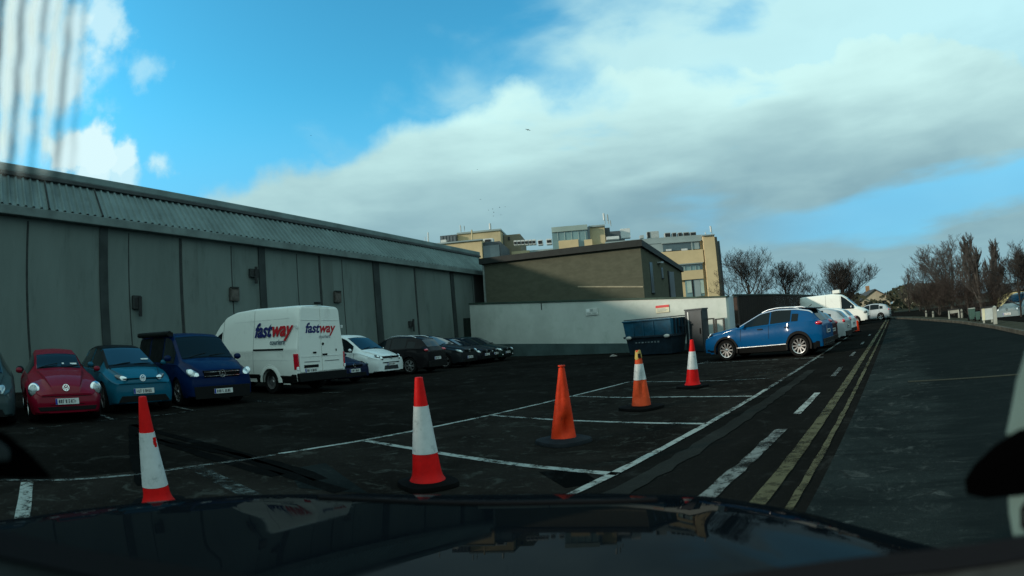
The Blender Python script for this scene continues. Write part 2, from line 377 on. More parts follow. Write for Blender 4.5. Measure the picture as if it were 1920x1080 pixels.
# ------------------------------------------------------------------ vehicles
def lin(pts, x):
    pts = sorted(pts)
    if x <= pts[0][0]: return pts[0][1]
    for (a, u), (b, v) in zip(pts, pts[1:]):
        if x <= b: return u + (v - u) * (x - a) / (b - a)
    return pts[-1][1]
def smooth_fn(pts, rad):
    ws = [(k / 6.0, math.exp(-2.2 * (k / 6.0) ** 2)) for k in range(-6, 7)]
    tot = sum(q for _, q in ws)
    lo, hi = min(p[0] for p in pts), max(p[0] for p in pts)
    def f(x):
        r = min(rad, max(hi - x, 0.0) + 0.004, max(x - lo, 0.0) + 0.004)
        return sum(lin(pts, x + k * r) * q for k, q in ws) / tot
    return f
WHEELS = {}
def wheel_meshes(R, wd, style):
    key = (round(R, 3), wd, style)
    if key in WHEELS: return WHEELS[key]
    rr = R * (0.70 if style != 'van' else 0.60)
    t = MB()
    t.lathe([(rr, -wd / 2), (R * 0.93, -wd / 2), (R * 0.985, -wd / 2 + 0.02), (R, -wd * 0.28), (R, wd * 0.28), (R * 0.985, wd / 2 - 0.02), (R * 0.93, wd / 2), (rr, wd / 2), (rr, -wd / 2)], axis='Y', seg=40)
    rm = MB()
    rm.cur = 1
    rm.lathe([(0.001, 0.03), (rr * 0.98, 0.03)], axis='Y', seg=28)
    rm.cur = 0
    rm.lathe([(rr * 0.99, wd / 2 - 0.004), (rr * 1.0, wd / 2 + 0.004), (rr * 0.93, wd / 2 - 0.002), (rr * 0.90, 0.03)], axis='Y', seg=40)
    if style == 'van':
        rm.lathe([(rr * 0.9, 0.05), (rr * 0.7, 0.075), (rr * 0.4, 0.06), (rr * 0.3, 0.09), (0.001, 0.095)], axis='Y', seg=28)
    else:
        n = {'ten': 10, 'five': 5, 'six': 6, 'multi': 8}[style]
        for k in range(n):
            a = 2 * pi * k / n
            for da in ((-0.10, 0.10) if style in ('five', 'six') else (0,)):
                c1, s1 = cos(a + da * 0.4), sin(a + da * 0.4); c2, s2 = cos(a + da * 1.6), sin(a + da * 1.6)
                wa, wb = rr * 0.075, rr * (0.085 if style in ('five', 'six') else 0.10)
                yo = wd / 2 - 0.012
                def P(c, s, r, q, h): return (c * r - s * q, h, s * r + c * q)
                bse = [P(c1, s1, rr * .12, -wa, yo - .03), P(c2, s2, rr * .95, -wb, yo - .03), P(c2, s2, rr * .95, wb, yo - .03), P(c1, s1, rr * .12, wa, yo - .03)]
                tp = [P(c1, s1, rr * .12, -wa, yo - .006), P(c2, s2, rr * .95, -wb, yo + .004), P(c2, s2, rr * .95, wb, yo + .004), P(c1, s1, rr * .12, wa, yo - .006)]
                rm.prism(bse, tp)
        rm.lathe([(rr * .2, wd / 2 - 0.05), (rr * .19, wd / 2 - .008), (rr * .1, wd / 2 + .004), (0.001, wd / 2 + .004)], axis='Y', seg=20)
    WHEELS[key] = (t.mesh('tyre'), rm.mesh('rim'))
    return WHEELS[key]
def emblem_mesh(r):
    b = MB(); ring = []
    b.lathe([(r * .86, 0), (r * .86, .008), (r, .008), (r, 0)], seg=28)
    def st(p, q):
        p, q = Vector((*p, .004)) * r, Vector((*q, .004)) * r; p.z = q.z = .004
        d = (q - p); a = math.atan2(d.y, d.x); b.box((p + q) / 2, (d.length, r * .15, .007), Matrix.Rotation(a, 3, 'Z'))
    st((-.38, .76), (0, .12)); st((.38, .76), (0, .12))
    st((-.74, .42), (-.30, -.76)); st((-.30, -.76), (0, -.06)); st((0, -.06), (.30, -.76)); st((.30, -.76), (.74, .42))
    return b.mesh('emblem')
EMB = {}
PLATE = {}
def plate_meshes(kind, seed):
    """white plate, blue band, unreadable dark characters"""
    b = MB(); wd, hh = 0.52, 0.115
    b.box((0, 0, 0), (wd, hh, .012)); b.cur = 1; b.box((-wd / 2 + .022, 0, .001), (.042, hh - .006, .014)); b.cur = 2
    rnd = random.Random(seed); x = -wd / 2 + .075
    for grp in (3, 1, 4):
        for _ in range(grp):
            cw = .032
            for k in range(3):
                if rnd.random() < .7: b.box((x + k * .011, 0, .008), (.008, .07, .003))
            b.box((x + .011, rnd.choice((-.031, .031, 0)), .008), (.03, .010, .0032))
            x += cw + .012
        x += .022
    return b.mesh('number_plate', weld=False)

class Car:
    """lofted car shell: stations along the length, a half section of 17 points mirrored to 33"""
    def __init__(s, name, loc, rz, sp, label, cat, group=None):
        s.sp = sp; s.root = empty(name, loc, rz, label, cat, group)
        L, W, H = sp['L'], sp['W'], sp['H']; h = L / 2
        f = s.f = dict(top=smooth_fn(sp['top'], sp.get('sm', .16)), belt=smooth_fn(sp['belt'], .14), wr=smooth_fn(sp['wr'], .2))
        xs = set()
        x = -h
        n = sp.get('n', 84)
        for i in range(n + 1): xs.add(round(-h + L * i / n, 4))
        for i in range(9):
            e = (1 - cos(pi / 2 * i / 9)) * .22
            xs.add(round(h - e, 4)); xs.add(round(-h + e, 4))
        for wx in sp['wheels']:
            for k in range(-12, 13): xs.add(round(wx + sp['R'] * 1.16 * sin(pi / 2 * k / 12), 4))
        s.xs = sorted(x for x in xs if -h <= x <= h)
        ded = [s.xs[0]]
        for x in s.xs[1:]:
            if x - ded[-1] > .006: ded.append(x)
        s.xs = ded
        s.rows = [s.section(x) for x in s.xs]
        b = MB(); b.grid(s.rows)
        for r, rev in ((s.rows[0], False), (s.rows[-1], True)):
            ctr = []
            b2 = r if not rev else list(reversed(r))
            # end caps as strips between mirrored points (no concave polygon)
            m2 = 32
            for j in range(0, 16):
                b.face([r[j], r[j + 1], r[m2 - j - 1], r[m2 - j]] if not rev else [r[m2 - j], r[m2 - j - 1], r[j + 1], r[j]])
        s.body = b.build('body', sp['paint'], s.root, smooth=38)
    def plan(s, x):
        sp = s.sp; h = sp['L'] / 2; W = sp['W'] / 2
        def tp(d, dl, k):
            if d > dl: return 1.0
            q = 1 - d / dl
            return 1 - k * (0.55 * q * q + 0.45 * (1 - sqrt(max(1 - q ** 6, 0))))
        return W * tp(h - x, sp.get('nl', .75), sp.get('nk', .2)) * tp(h + x, sp.get('tl', .6), sp.get('tk', .14))
    def section(s, x):
        sp = s.sp; h = sp['L'] / 2
        W = s.plan(x); zt = s.f['top'](x); zb = min(s.f['belt'](x), zt - .05); wr = s.f['wr'](x) * W / (sp['W'] / 2)
        zl = sp.get('low', .2) + (.05 if abs(x) > h - .25 else 0)
        wi = max(sp['W'] / 2 - .30, .3) * min(1, W / (sp['W'] / 2))
        R = sp['R'] * 1.12
        for wx in sp['wheels']:
            dx = abs(x - wx)
            if dx < R: zl = max(zl, sp['R'] + sqrt(max(R * R - dx * dx, 0)))
        zl = min(zl, zb - .12)
        zu = min(sp.get('low', .2) + .04, zl + .0)
        flare = sp.get('flare', .0)
        fl = 0
        for wx in sp['wheels']:
            fl = max(fl, math.exp(-((x - wx) / (sp['R'] * 1.15)) ** 4))
        H = [(0, zu), (wi, zu), (wi, zl)]
        zr = sp.get('low', .2)
        wb = W * sp.get('wbelt', .93)
        for t in (0, .22, .48, .76):
            z = zl + (zb - zl) * t
            u = min(max((z - zr) / max(zb - zr, .01), 0), 1)
            k = sp.get('side', ((0, .955), (.25, .985), (.5, 1.0), (.8, .985), (1, sp.get('wbelt', .93))))
            wv = W * lin(k, u) + flare * fl * (1 - abs(u - .45) * 1.4)
            H.append((wv, z))
        H.append((wb * .995 + flare * fl * .25, zb - .02)); H.append((wb, zb))
        cr = min(sp.get('crown', .07), (zt - zb) * .55)
        C = (wr, zt - cr)
        b0 = (wb - .012, zb + .012)
        for t in (.04, .36, .68):
            H.append((b0[0] + (C[0] - b0[0]) * t, b0[1] + (C[1] - b0[1]) * t + .012 * sin(pi * t) * 0))
        H.append((C[0] + .004, C[1])); H.append((C[0] - .03, C[1] + cr * .42)); H.append((C[0] - .10 * min(1, wr), C[1] + cr * .70))
        H.append((wr * .45, zt - cr * .10)); H.append((0, zt))
        H = H[:17]
        assert len(H) == 17, len(H)
        return [Vector((x, -y, z)) for y, z in H] + [Vector((x, y, z)) for y, z in reversed(H[:16])]
    def idx(s, x): return min(range(len(s.xs)), key=lambda i: abs(s.xs[i] - x))
    def patch(s, name, x0, x1, j0, j1, mt, parent=None, off=.006, sides=(1,), top=False, lowcut=None, sm=38):
        """a strip of the shell between two stations, lifted off it: glass, cladding, lamps"""
        i0, i1 = s.idx(min(x0, x1)), s.idx(max(x0, x1)); out = []
        for sd in sides:
            js = list(range(j0, j1 + 1)) if sd == 1 else [32 - j for j in range(j0, j1 + 1)]
            rows = []
            for i in range(i0, i1 + 1):
                row = []
                for j in js:
                    a = s.rows[min(i + 1, len(s.rows) - 1)][j] - s.rows[max(i - 1, 0)][j]
                    jb, jc = max(j - 1, 0), min(j + 1, 32)
                    c = s.rows[i][jc] - s.rows[i][jb]
                    nrm = a.cross(c)
                    nrm = nrm.normalized() if nrm.length > 1e-9 else Vector((0, 0, 1))
                    p = s.rows[i][j]
                    cen = Vector((p.x, 0, p.z - .4))
                    if nrm.dot(p - cen) < 0: nrm = -nrm
                    row.append(p + nrm * off)
                rows.append(row)
            b = MB(); b.grid(rows)
            # rim down to the shell so the piece has an edge
            out.append(b.build(name, mt, parent or s.root, smooth=sm))
        return out
    def wheels(s, style='five', wd=.22, rim=None, steer=0.0):
        sp = s.sp; tm, rmm = wheel_meshes(sp['R'], wd, style)
        for wx in sp['wheels']:
            for sd in (-1, 1):
                w = empty('wheel', (wx, sd * (sp['W'] / 2 - wd / 2 - .025), sp['R'])); w.parent = s.root
                w.rotation_euler = (0, 0, 0 if sd > 0 else pi)
                for nm, me, mts in (('tyre', tm, [M['rubber']]), ('rim', rmm, [rim or M['alloy'], M['gloss']])):
                    o = bpy.data.objects.new(nm, me); COL.objects.link(o); o.parent = w
                    if not me.materials:
                        for q in mts: me.materials.append(q)
                    elif nm == 'rim':
                        o.material_slots[0].link = 'OBJECT'; o.material_slots[0].material = rim or M['alloy']
    def front(s, name, poly, mt, xo=.0, d=.03, rear=False, parent=None, bevel=.004):
        """a flat piece on the nose (or tail): poly in (y, z), d thick"""
        h = s.sp['L'] / 2; x = (h + xo) * (-1 if rear else 1); sg = -1 if rear else 1
        b = MB()
        b.prism([(x - sg * .05, y, z) for y, z in poly], [(x + sg * d, y, z) for y, z in poly])
        return b.build(name, mt, parent or s.root, smooth=30, bevel=bevel)
    def lamp(s, name, c, r, mt, parent=None, rz=0.0, ry=0.0, seg=18):
        b = MB(); b.ell((0, 0, 0), r[0], r[1], r[2], seg)
        o = b.build(name, mt, parent or s.root, smooth=60); o.location = c; o.rotation_euler = (0, ry, rz); return o
    def surf(s, x, z, sd):
        """point, outward normal, fore-aft tangent of the shell at station x and height z"""
        i = min(max(s.idx(x), 1), len(s.rows) - 2); best = None
        for j in range(3, 16):
            a, e = s.rows[i][j], s.rows[i][j + 1]
            if min(a.z, e.z) <= z <= max(a.z, e.z): best = j; break
        j = 7 if best is None else best
        a, e = s.rows[i][j], s.rows[i][j + 1]; u = 0 if abs(e.z - a.z) < 1e-6 else (z - a.z) / (e.z - a.z)
        p = a.lerp(e, min(max(u, 0), 1)); f = (s.rows[i + 1][j].lerp(s.rows[i + 1][j + 1], min(max(u, 0), 1)) - s.rows[i - 1][j].lerp(s.rows[i - 1][j + 1], min(max(u, 0), 1)))
        f = Vector((f.x, f.y, f.z)); up = e - a; n = f.cross(up).normalized()
        if n.dot(Vector((x * .1, p.y, 0))) < 0: n = -n
        if sd > 0: p, n, f = Vector((p.x, -p.y, p.z)), Vector((n.x, -n.y, n.z)), Vector((f.x, -f.y, f.z))
        f.z = 0; f.normalize()
        return p, n, f
    def gap_line(s, x0, x1, j, wd=.005):
        for sd in (1, -1):
            jj = j if sd == 1 else 32 - j; i0, i1 = s.idx(min(x0, x1)), s.idx(max(x0, x1))
            b = MB(); b.grid([[s.rows[i][jj] + Vector((0, -wd, .004)), s.rows[i][jj] + Vector((0, wd, .004))] for i in range(i0, i1 + 1)]); b.build('panel_gap', M['gloss'], s.root)
    def wipers(s, x):
        r = s.rows[s.idx(x)]; r2 = s.rows[s.idx(x - .10)]
        for y0, y1 in ((-.52, -.02), (.06, .56)):
            pts = []
            for k in range(6):
                y = y0 + (y1 - y0) * k / 5; z = r[16].z - (r[16].z - r[13].z) * (abs(y) / max(abs(r[13].y), .1)) ** 2
                z2 = r2[16].z - (r2[16].z - r2[13].z) * (abs(y) / max(abs(r2[13].y), .1)) ** 2; u = k / 5 * .9
                pts.append((x - .10 * u, y, z + (z2 - z) * u + .022))
            b = MB(); b.tube(pts, .009, 5); b.build('wiper', M['black'], s.root)
    def screen(s, x0, x1, mt):
        e = .05 if x0 > x1 else -.05
        s.patch('screen_seal', x0 + e, x1 - e, 14, 18, M['gloss'], off=.005); s.patch('windscreen', x0, x1, 14, 18, mt, off=.010)
    def hl(s, x, z, ln, ht, name='headlight', mt=None, bowls=((0, .55),), bm=None, dp=.05, out=.0, fwd=.35):
        for sd in (-1, 1):
            p, n, f = s.surf(x, z, sd); n = (n * (1 - fwd) + Vector((1 if x > 0 else -1, 0, .12)) * fwd).normalized(); f = (f - n * f.dot(n)).normalized(); up = n.cross(f); up = up if up.z > 0 else -up
            b = MB(); b.ell((0, 0, 0), ln / 2, ht / 2, dp, 18); o = b.build(name, mt or M['lampdark'], s.root, smooth=60); frame(o, p + n * out, f, up, n if f.cross(up).dot(n) > 0 else -n)
            sg = 1 if f.cross(up).dot(n) > 0 else -1
            for (q, k) in bowls:
                b = MB(); b.ell((q * ln / 2 * (1 if x > 0 else -1), 0, sg * dp * .55), ln * .22 * k, ht * .40 * min(1, k + .3), dp * .62, 14); b.build('lamp_bowl', bm or M['drl'], o, smooth=60)
    def mirror(s, x, z, y, mt=None, sc=1.0):
        for sd in (-1, 1):
            b = MB()
            b.ell((0, sd * .07 * sc, 0.02), (.05 * sc), .085 * sc, .062 * sc, 14); b.cur = 1
            b.tube([(0.02, -sd * .01, -.03), (0, sd * .05 * sc, -.02)], .02, 6)
            o = b.build('door_mirror', [mt or s.sp['paint'], M['black']], s.root, smooth=50); o.location = (x, sd * y, z)
    def plate(s, z, rear=False, xo=.02, y=0.0, seed=1, tilt=0.0):
        h = s.sp['L'] / 2
        o = addmesh('number_plate', plate_meshes('w', seed), [M['plate'], M['pblue'], M['ptext']], s.root)
        sg = -1 if rear else 1
        q = Vector((sg * cos(tilt), 0, sin(tilt)))
        up = Vector((-sg * sin(tilt), 0, cos(tilt)))
        frame(o, Vector((sg * (h + xo), y, z)), up.cross(q), up, q)
    def emblem(s, z, r=.07, rear=False, xo=.02, tilt=0.0):
        if r not in EMB: EMB[r] = emblem_mesh(r)
        h = s.sp['L'] / 2; sg = -1 if rear else 1
        o = bpy.data.objects.new('emblem', EMB[r]); COL.objects.link(o); o.parent = s.root
        if not EMB[r].materials: EMB[r].materials.append(M['chrome'])
        q = Vector((sg * cos(tilt), 0, sin(tilt))); up = Vector((-sg * sin(tilt), 0, cos(tilt)))
        frame(o, Vector((sg * (h + xo), 0, z)), up.cross(q), up, q)
    def rails(s, x0, x1, mt, dz=.03):
        for sd in (-1, 1):
            pts = []
            for k in range(13):
                x = x0 + (x1 - x0) * k / 12; e = min(k, 12 - k) / 12.
                sec = s.section(x); p = sec[14]
                pts.append((x, sd * abs(p.y), p.z + dz * min(1, e * 6)))
            b = MB(); b.tube(pts, .02, 8); b.build('roof_rail', mt, s.root, smooth=50)
    def seam(s, x, j0=4, j1=8, wd=.008, sides=(1, -1), mt=None):
        for sd in sides:
            i = s.idx(x); js = list(range(j0, j1 + 1)) if sd == 1 else [32 - j for j in range(j0, j1 + 1)]
            b = MB(); rows = []
            for j in js:
                p = s.rows[i][j]; o = Vector((0, -.003 if p.y < 0 else .003, .0005))
                rows.append([p + o - Vector((wd, 0, 0)), p + o + Vector((wd, 0, 0))])
            b.grid(rows); b.build('panel_gap', mt or M['gloss'], s.root)
    def finish(s): return s.root

# ------------------------------------------------------------------ ground, road, markings
def sheet(name, pts, z, mt, kind='structure', label=None, cat=None, sub=1):
    b = MB(); b.face([(p[0], p[1], z) if isinstance(p, Vector) else (p[0] * SM, p[1] * SM, z) for p in pts]); return tag(b.build(name, mt), label, cat, None, kind)
sheet('ground', [(-500, -120), (300, -120), (300, 700), (-500, 700)], -.012, M['lot'])
sheet('car_park', [(-60, -40), (-2.36, -40), (-2.36, 60), (-60, 60)], -.006, M['lot'])
sheet('parking_bays', [(-6.05, -4), (-2.34, -4), (-2.34, 16), (-6.05, 16)], -.002, M['bay'])
sheet('lane', [(-2.36, -40), (-.55, -40), (-.55, 90), (-2.36, 90)], -.005, M['lane'])
KR_ = [Vector((x * SM, y * SM)) for x, y in ((3.95, -40), (3.95, 8), (3.80, 15.5), (3.62, 20.4), (3.05, 27), (1.9, 34), (.5, 42), (-3, 55), (-9, 70))]
road = [(-.60, -40)] + KR_ + [(-.60, 90)]
sheet('road', [(-.60, -40)] + KR_[:7] + [(-.60, 47)], -.004, M['roadA'])
sheet('trench_strip', [(.12, 9.12), (2.1, 8.72), (4.0, 8.45), (4.0, 8.58), (2.1, 8.86), (.12, 9.27)], .003, M['trench'])
def kerb_x(y):
    for a, b_ in zip(KR_, KR_[1:]):
        if y <= b_.y: return a.x + (b_.x - a.x) * (y - a.y) / (b_.y - a.y)
    return KR_[-1].x
def vz(p):
    return .10 - .10 * min(max(p.x - kerb_x(p.y) - 1.2, 0), 9) * 1.5      # the verge falls away from the kerb
vb = MB(); rows = []
for k in range(61):
    y = -40 * SM + 110 * SM * k / 60; kx = kerb_x(y) + .15; rows.append([Vector((kx + d_, y, 0)) for d_ in (0, 1.05, 2, 4, 7, 10.2, 30, 80)])
vb.grid([[Vector((p.x, p.y, vz(p))) for p in r_] for r_ in rows]); tag(vb.build('verge', M['verge']), kind='structure')
kb = MB()
for (a, b_) in zip(KR_, KR_[1:]):
    n_ = max(int((Vector(b_) - Vector(a)).length / 1.0), 1)
    for k in range(n_):
        p = Vector(a).lerp(Vector(b_), (k + .5) / n_); d_ = (Vector(b_) - Vector(a)); L_ = d_.length / n_
        kb.box((p.x + .08, p.y, .055), (.15, L_ * .985, .13), Matrix.Rotation(math.atan2(-d_.x, d_.y), 3, 'Z'))
tag(kb.build('kerb', M['kerb'], bevel=.01), kind='structure')
sheet('field', [(-200, 75), (60, 75), (200, 400), (-200, 400)], -.008, M['verge'])

def stripe(name, pts, wd, mt, z=.004, jag=.06):
    """a painted line: slightly wandering edges, as brushed"""
    rnd = random.Random(int(abs(pts[0][0] * 97 + pts[0][1] * 31)))
    P = [Vector((p[0], p[1])) if isinstance(p, Vector) else Vector((p[0] * SM, p[1] * SM)) for p in pts]; rows = []; wd *= SM
    for a, b_ in zip(P, P[1:]):
        L_ = (b_ - a).length; n_ = max(int(L_ / .22), 1); d_ = (b_ - a).normalized(); nn = Vector((-d_.y, d_.x))
        for k in range(n_ + (1 if b_ == P[-1] else 0)):
            p = a.lerp(b_, k / n_); w1, w2 = wd / 2 * (1 + rnd.uniform(-jag, jag) * .8), wd / 2 * (1 + rnd.uniform(-jag, jag) * .8)
            rows.append([(p.x + nn.x * w1, p.y + nn.y * w1, z), (p.x - nn.x * w2, p.y - nn.y * w2, z)])
    b = MB(); b.grid(rows); return tag(b.build(name, mt), kind='structure')
gp = lambda *px: [G(*p) for p in px]
stripe('bay_line', gp((2, 900), (60, 901), (125, 900), (200, 895), (265, 889), (310, 882.5), (375, 873), (480, 859), (515, 853)), .075, M['wornline'])
stripe('bay_line', gp((523, 851), (600, 839), (680, 826)), .075, M['line'])
stripe('bay_line', [G(680, 826), (-5.98, 6.31), (-6.02, 8.69), G(1180, 716)], .075, M['line'])
stripe('bay_line', [G(682, 826), G(772, 841), G(960, 870), G(1130, 887), G(1160, 889)], .10, M['line'])
stripe('bay_line', [G(917, 778.5), G(1035, 787), G(1135, 791), G(1300, 794.5), G(1325, 795)], .085, M['line'])
stripe('bay_line', [G(1072, 743), G(1172, 745.5), G(1285, 744), G(1410, 743)], .085, M['line'])
stripe('bay_line', [G(1182, 716), G(1235, 716), G(1360, 713.5), G(1450, 709)], .085, M['wornline'])
stripe('bay_line', [G(1372, 702), G(1420, 699), G(1475, 695)], .08, M['faintline'])
stripe('bay_line', [G(1312, 682), G(1325, 680.5), G(1400, 677), G(1525, 671), G(1545, 669.5)], .09, M['wornline'])
stripe('bay_line', [G(1300, 685), G(1330, 677)], .09, M['wornline'])
stripe('bay_line', [G(364, 875), G(415, 901), G(467, 927), G(500, 944)], .18, M['faintline'])
stripe('bay_line', [G(51, 904), G(47, 935), G(42, 972)], .14, M['line'])
stripe('bay_line', gp((50, 804), (110, 799), (205, 787), (325, 776), (380, 767)), .07, M['faintline'])
stripe('bay_line', gp((190, 778), (212, 787)), .08, M['wornline']); stripe('bay_line', gp((325, 762), (365, 770)), .08, M['wornline'])
stripe('bay_line', gp((480, 752), (520, 755)), .1, M['faintline']); stripe('bay_line', gp((605, 737), (650, 735)), .1, M['faintline'])
stripe('bay_line', gp((683, 721), (715, 718)), .09, M['faintline'])
stripe('edge_line', [(-2.36, 2.2), (-2.37, 3.6), (-2.36, 9.4)], .085, M['line'], jag=.2)
stripe('edge_line', [(-2.36, 9.5), (-2.36, 26)], .08, M['wornline'], jag=.2)
stripe('edge_line', [(-2.08, 2.0), (-2.02, 5.0), (-2.0, 12)], .20, M['ghost'], .003, jag=.3)
stripe('lane_dash', [(-1.36, 2.6), (-1.36, 5.95)], .13, M['wornline'], jag=.3)
for a, e in ((6.85, 8.6), (10.6, 12.2), (14.8, 16.0), (19, 20.2), (24, 25.2)): stripe('lane_dash', [(-1.35, a), (-1.35, e)], .10, M['line'] if a < 8 else M['wornline'], jag=.1)
stripe('yellow_line', [(-.955, 1.6), (-.985, 12), (-1.0, 45)], .125, M['yellow'], jag=.1)
stripe('yellow_line', [(-.715, 1.6), (-.76, 12), (-.78, 45)], .06, M['yellow'], jag=.3)
# the dark tarred channels that cross the bays on the left
for px in (((250, 796), (420, 842), (575, 886), (600, 900)), ((262, 815), (400, 858), (520, 892)), ((300, 824), (440, 852), (640, 922)), ((250, 796), (254, 850), (262, 884), (270, 910))):
    stripe('tar_channel', gp(*px), .17, M['tar'], .002, jag=.25)
sheet('tar_patch', [G(540, 880), G(560, 915), G(690, 925), G(610, 868)], .001, M['roadB'])
sheet('tar_patch', [G(1010, 885), G(1060, 915), G(1125, 905), G(1085, 878)], .001, M['tar'])

# ------------------------------------------------------------------ the long grey hall
TH = radians(-13.49)
HD_ = Vector((sin(TH), cos(TH), 0)); HN = Vector((-cos(TH), sin(TH), 0)); PD = 19.5 * SM
def HW_(s, z, out=0.0): return HD_ * s + HN * (PD - out) + Vector((0, 0, z))
def hall_s(px, py):
    r = ray(px, py); t = PD / r.dot(HN); q = r * t; return q.dot(HD_), q.z + CAMH
conc = mat('hall wall concrete', (0.132, 0.166, 0.156), 0.95, 0, 0.05, var=0.22, vscale=0.45, bump=0.35, bscale=14, dirt=((0.070, 0.088, 0.083), 1.5, .55), stretch=(1, 1, .22))
conc2 = mat('hall wall strip', (0.130, 0.160, 0.150), 0.95, 0, 0.05, var=0.3, vscale=0.5, bump=0.3, bscale=14, dirt=((0.06, 0.075, 0.07), 1.5, .7), stretch=(1, 1, .3))
dcol = mat('dark steel column', (0.042, 0.052, 0.052), 0.8, 0, 0.08, var=0.4, vscale=.8, bump=.1)
clad = mat('fibre cement sheet', (0.150, 0.208, 0.208), 0.85, 0, 0.1, var=0.3, vscale=0.6, dirt=((0.085, 0.115, 0.112), 2.0, .7), stretch=(1, 1, .5))
fasc = mat('gutter fascia', (0.155, 0.20, 0.195), 0.8, 0, 0.1, var=0.35, vscale=.9, dirt=((0.09, 0.10, 0.10), 1.6, .6))
capm = mat('ridge capping', (0.17, 0.23, 0.23), 0.8, 0, 0.1, var=0.35, vscale=.7)
capd = mat('dark flashing', (0.05, 0.06, 0.062), 0.7, 0, 0.3, var=0.4, vscale=1.2)
grime = mat('dark seam', (0.035, 0.041, 0.040), 0.9, 0, 0.2, var=.4)
S0, S1, ZE = -32.0 * SM, 35.6 * SM, 5.62 * SM
hall = empty('industrial_hall', HW_(S0, 0), 0, 'long grey industrial hall with ribbed sloping roof edge behind the parked cars', 'building')
HI = hall.matrix_basis.copy(); HO = Vector(hall.location)
def hbox(b, s0, s1, z0, z1, o0, o1, lean=0.0):
    pts = lambda z: [HW_(s0 - lean * z, z, o0) - HO, HW_(s1 - lean * z, z, o0) - HO, HW_(s1 - lean * z, z, o1) - HO, HW_(s0 - lean * z, z, o1) - HO]
    b.prism(pts(z0), pts(z1))
b = MB(); hbox(b, S0, S1, 0, ZE, -.4, 0); b.build('wall', conc, hall)
for s in (S0, S1 - .4):
    b = MB(); hbox(b, s, s + .4, 0, ZE + 1.5, -26, -.41); b.build('gable_wall', conc, hall)
LEAN = .045
cols = [((186, 440), (201, 440)), ((483, 470), (495, 470)), ((698, 500), (709, 500)), ((843, 517), (849, 517))]
seen = []
for l, r_ in cols:
    a, e = hall_s(*l)[0], hall_s(*r_)[0]; seen.append(a)
    b = MB(); hbox(b, a + LEAN * ZE, e + LEAN * ZE, 0, ZE, -.02, .07, LEAN); b.build('pilaster', dcol, hall)
for s in (seen[0] - 7.6, seen[0] - 15.2):
    b = MB(); hbox(b, s, s + .45, 0, ZE, -.02, .07); b.build('pilaster', dcol, hall)
for l, r_ in (((341, 447), (370, 451)), ((600, 482), (622, 484)), ((778, 508), (792, 509))):
    a, e = hall_s(*l)[0], hall_s(*r_)[0]
    b = MB(); hbox(b, a + LEAN * ZE, e + LEAN * ZE, 0, ZE - .12, -.02, .022, LEAN); b.build('joint_strip', conc2, hall)
    b = MB(); hbox(b, a - .16 + LEAN * ZE, a - .02 + LEAN * ZE, 0, ZE - .05, -.02, .012, LEAN); b.build('joint', grime, hall)
for px, py in ((50, 420), (52, 420), (240, 440), (432, 460), (555, 480), (884, 520), (640, 500)):
    a = hall_s(px, py)[0]; b = MB(); hbox(b, a + LEAN * ZE, a + .05 + LEAN * ZE, 0, ZE - .1, -.02, .008, LEAN); b.build('joint', grime, hall)
a = hall_s(884, 520)[0]; b = MB(); hbox(b, a + .3, S1 - .05, 0, ZE - .04, -.02, .015); b.build('dark_panel', mat('dark end panel', (.05, .052, .05), .9, var=.4, vscale=.6), hall)
b = MB(); hbox(b, S0 - .3, S1 + .2, ZE, ZE + .34, -.40, .36); b.build('gutter', fasc, hall, bevel=.03)
# ribbed sheets sloping back
rows = []; pitch = .34; n_ = int((S1 - S0) / (pitch / 6))
prof = []
for k in range(n_ + 1):
    s = S0 + k * pitch / 6; ph = k % 6
    prof.append((s, {0: .0, 1: .075, 2: .085, 3: .015, 4: .0, 5: .0}[ph]))
for t in (0, .5, 1):
    z = ZE + .33 + 1.52 * t; o = .30 - 1.57 * t
    rows.append([HW_(s, z + hh * .7, o + hh * .7) - HO for s, hh in prof])
b = MB(); b.grid(rows); b.build('roof_sheeting', clad, hall)
for px in (182, 82):
    s, _ = hall_s(px + 5, 408); b = MB()
    b.tube([HW_(s, ZE + .36, .40) - HO, HW_(s, ZE + 1.86, -1.17) - HO], .045, 6); b.build('sheet_lap', grime, hall)
b = MB(); hbox(b, S0 - .3, S1 + .2, ZE + 1.83, ZE + 1.98, -1.8, -1.06); b.build('flashing', capd, hall, bevel=.02)
b = MB(); hbox(b, S0 - .3, S1 + .2, ZE + 1.985, ZE + 2.30, -2.1, -1.12); b.build('roof_capping', capm, hall, bevel=.05)
b = MB(); p = lambda s, z, o: HW_(s, z, o) - HO
b.prism([p(S0, ZE + 1.5, -1.9), p(S1, ZE + 1.5, -1.9), p(S1, ZE + 1.5, -26), p(S0, ZE + 1.5, -26)], [p(S0, ZE + 2.2, -1.9), p(S1, ZE + 2.2, -1.9), p(S1, ZE + 2.4, -26), p(S0, ZE + 2.4, -26)]); b.build('roof', clad, hall)
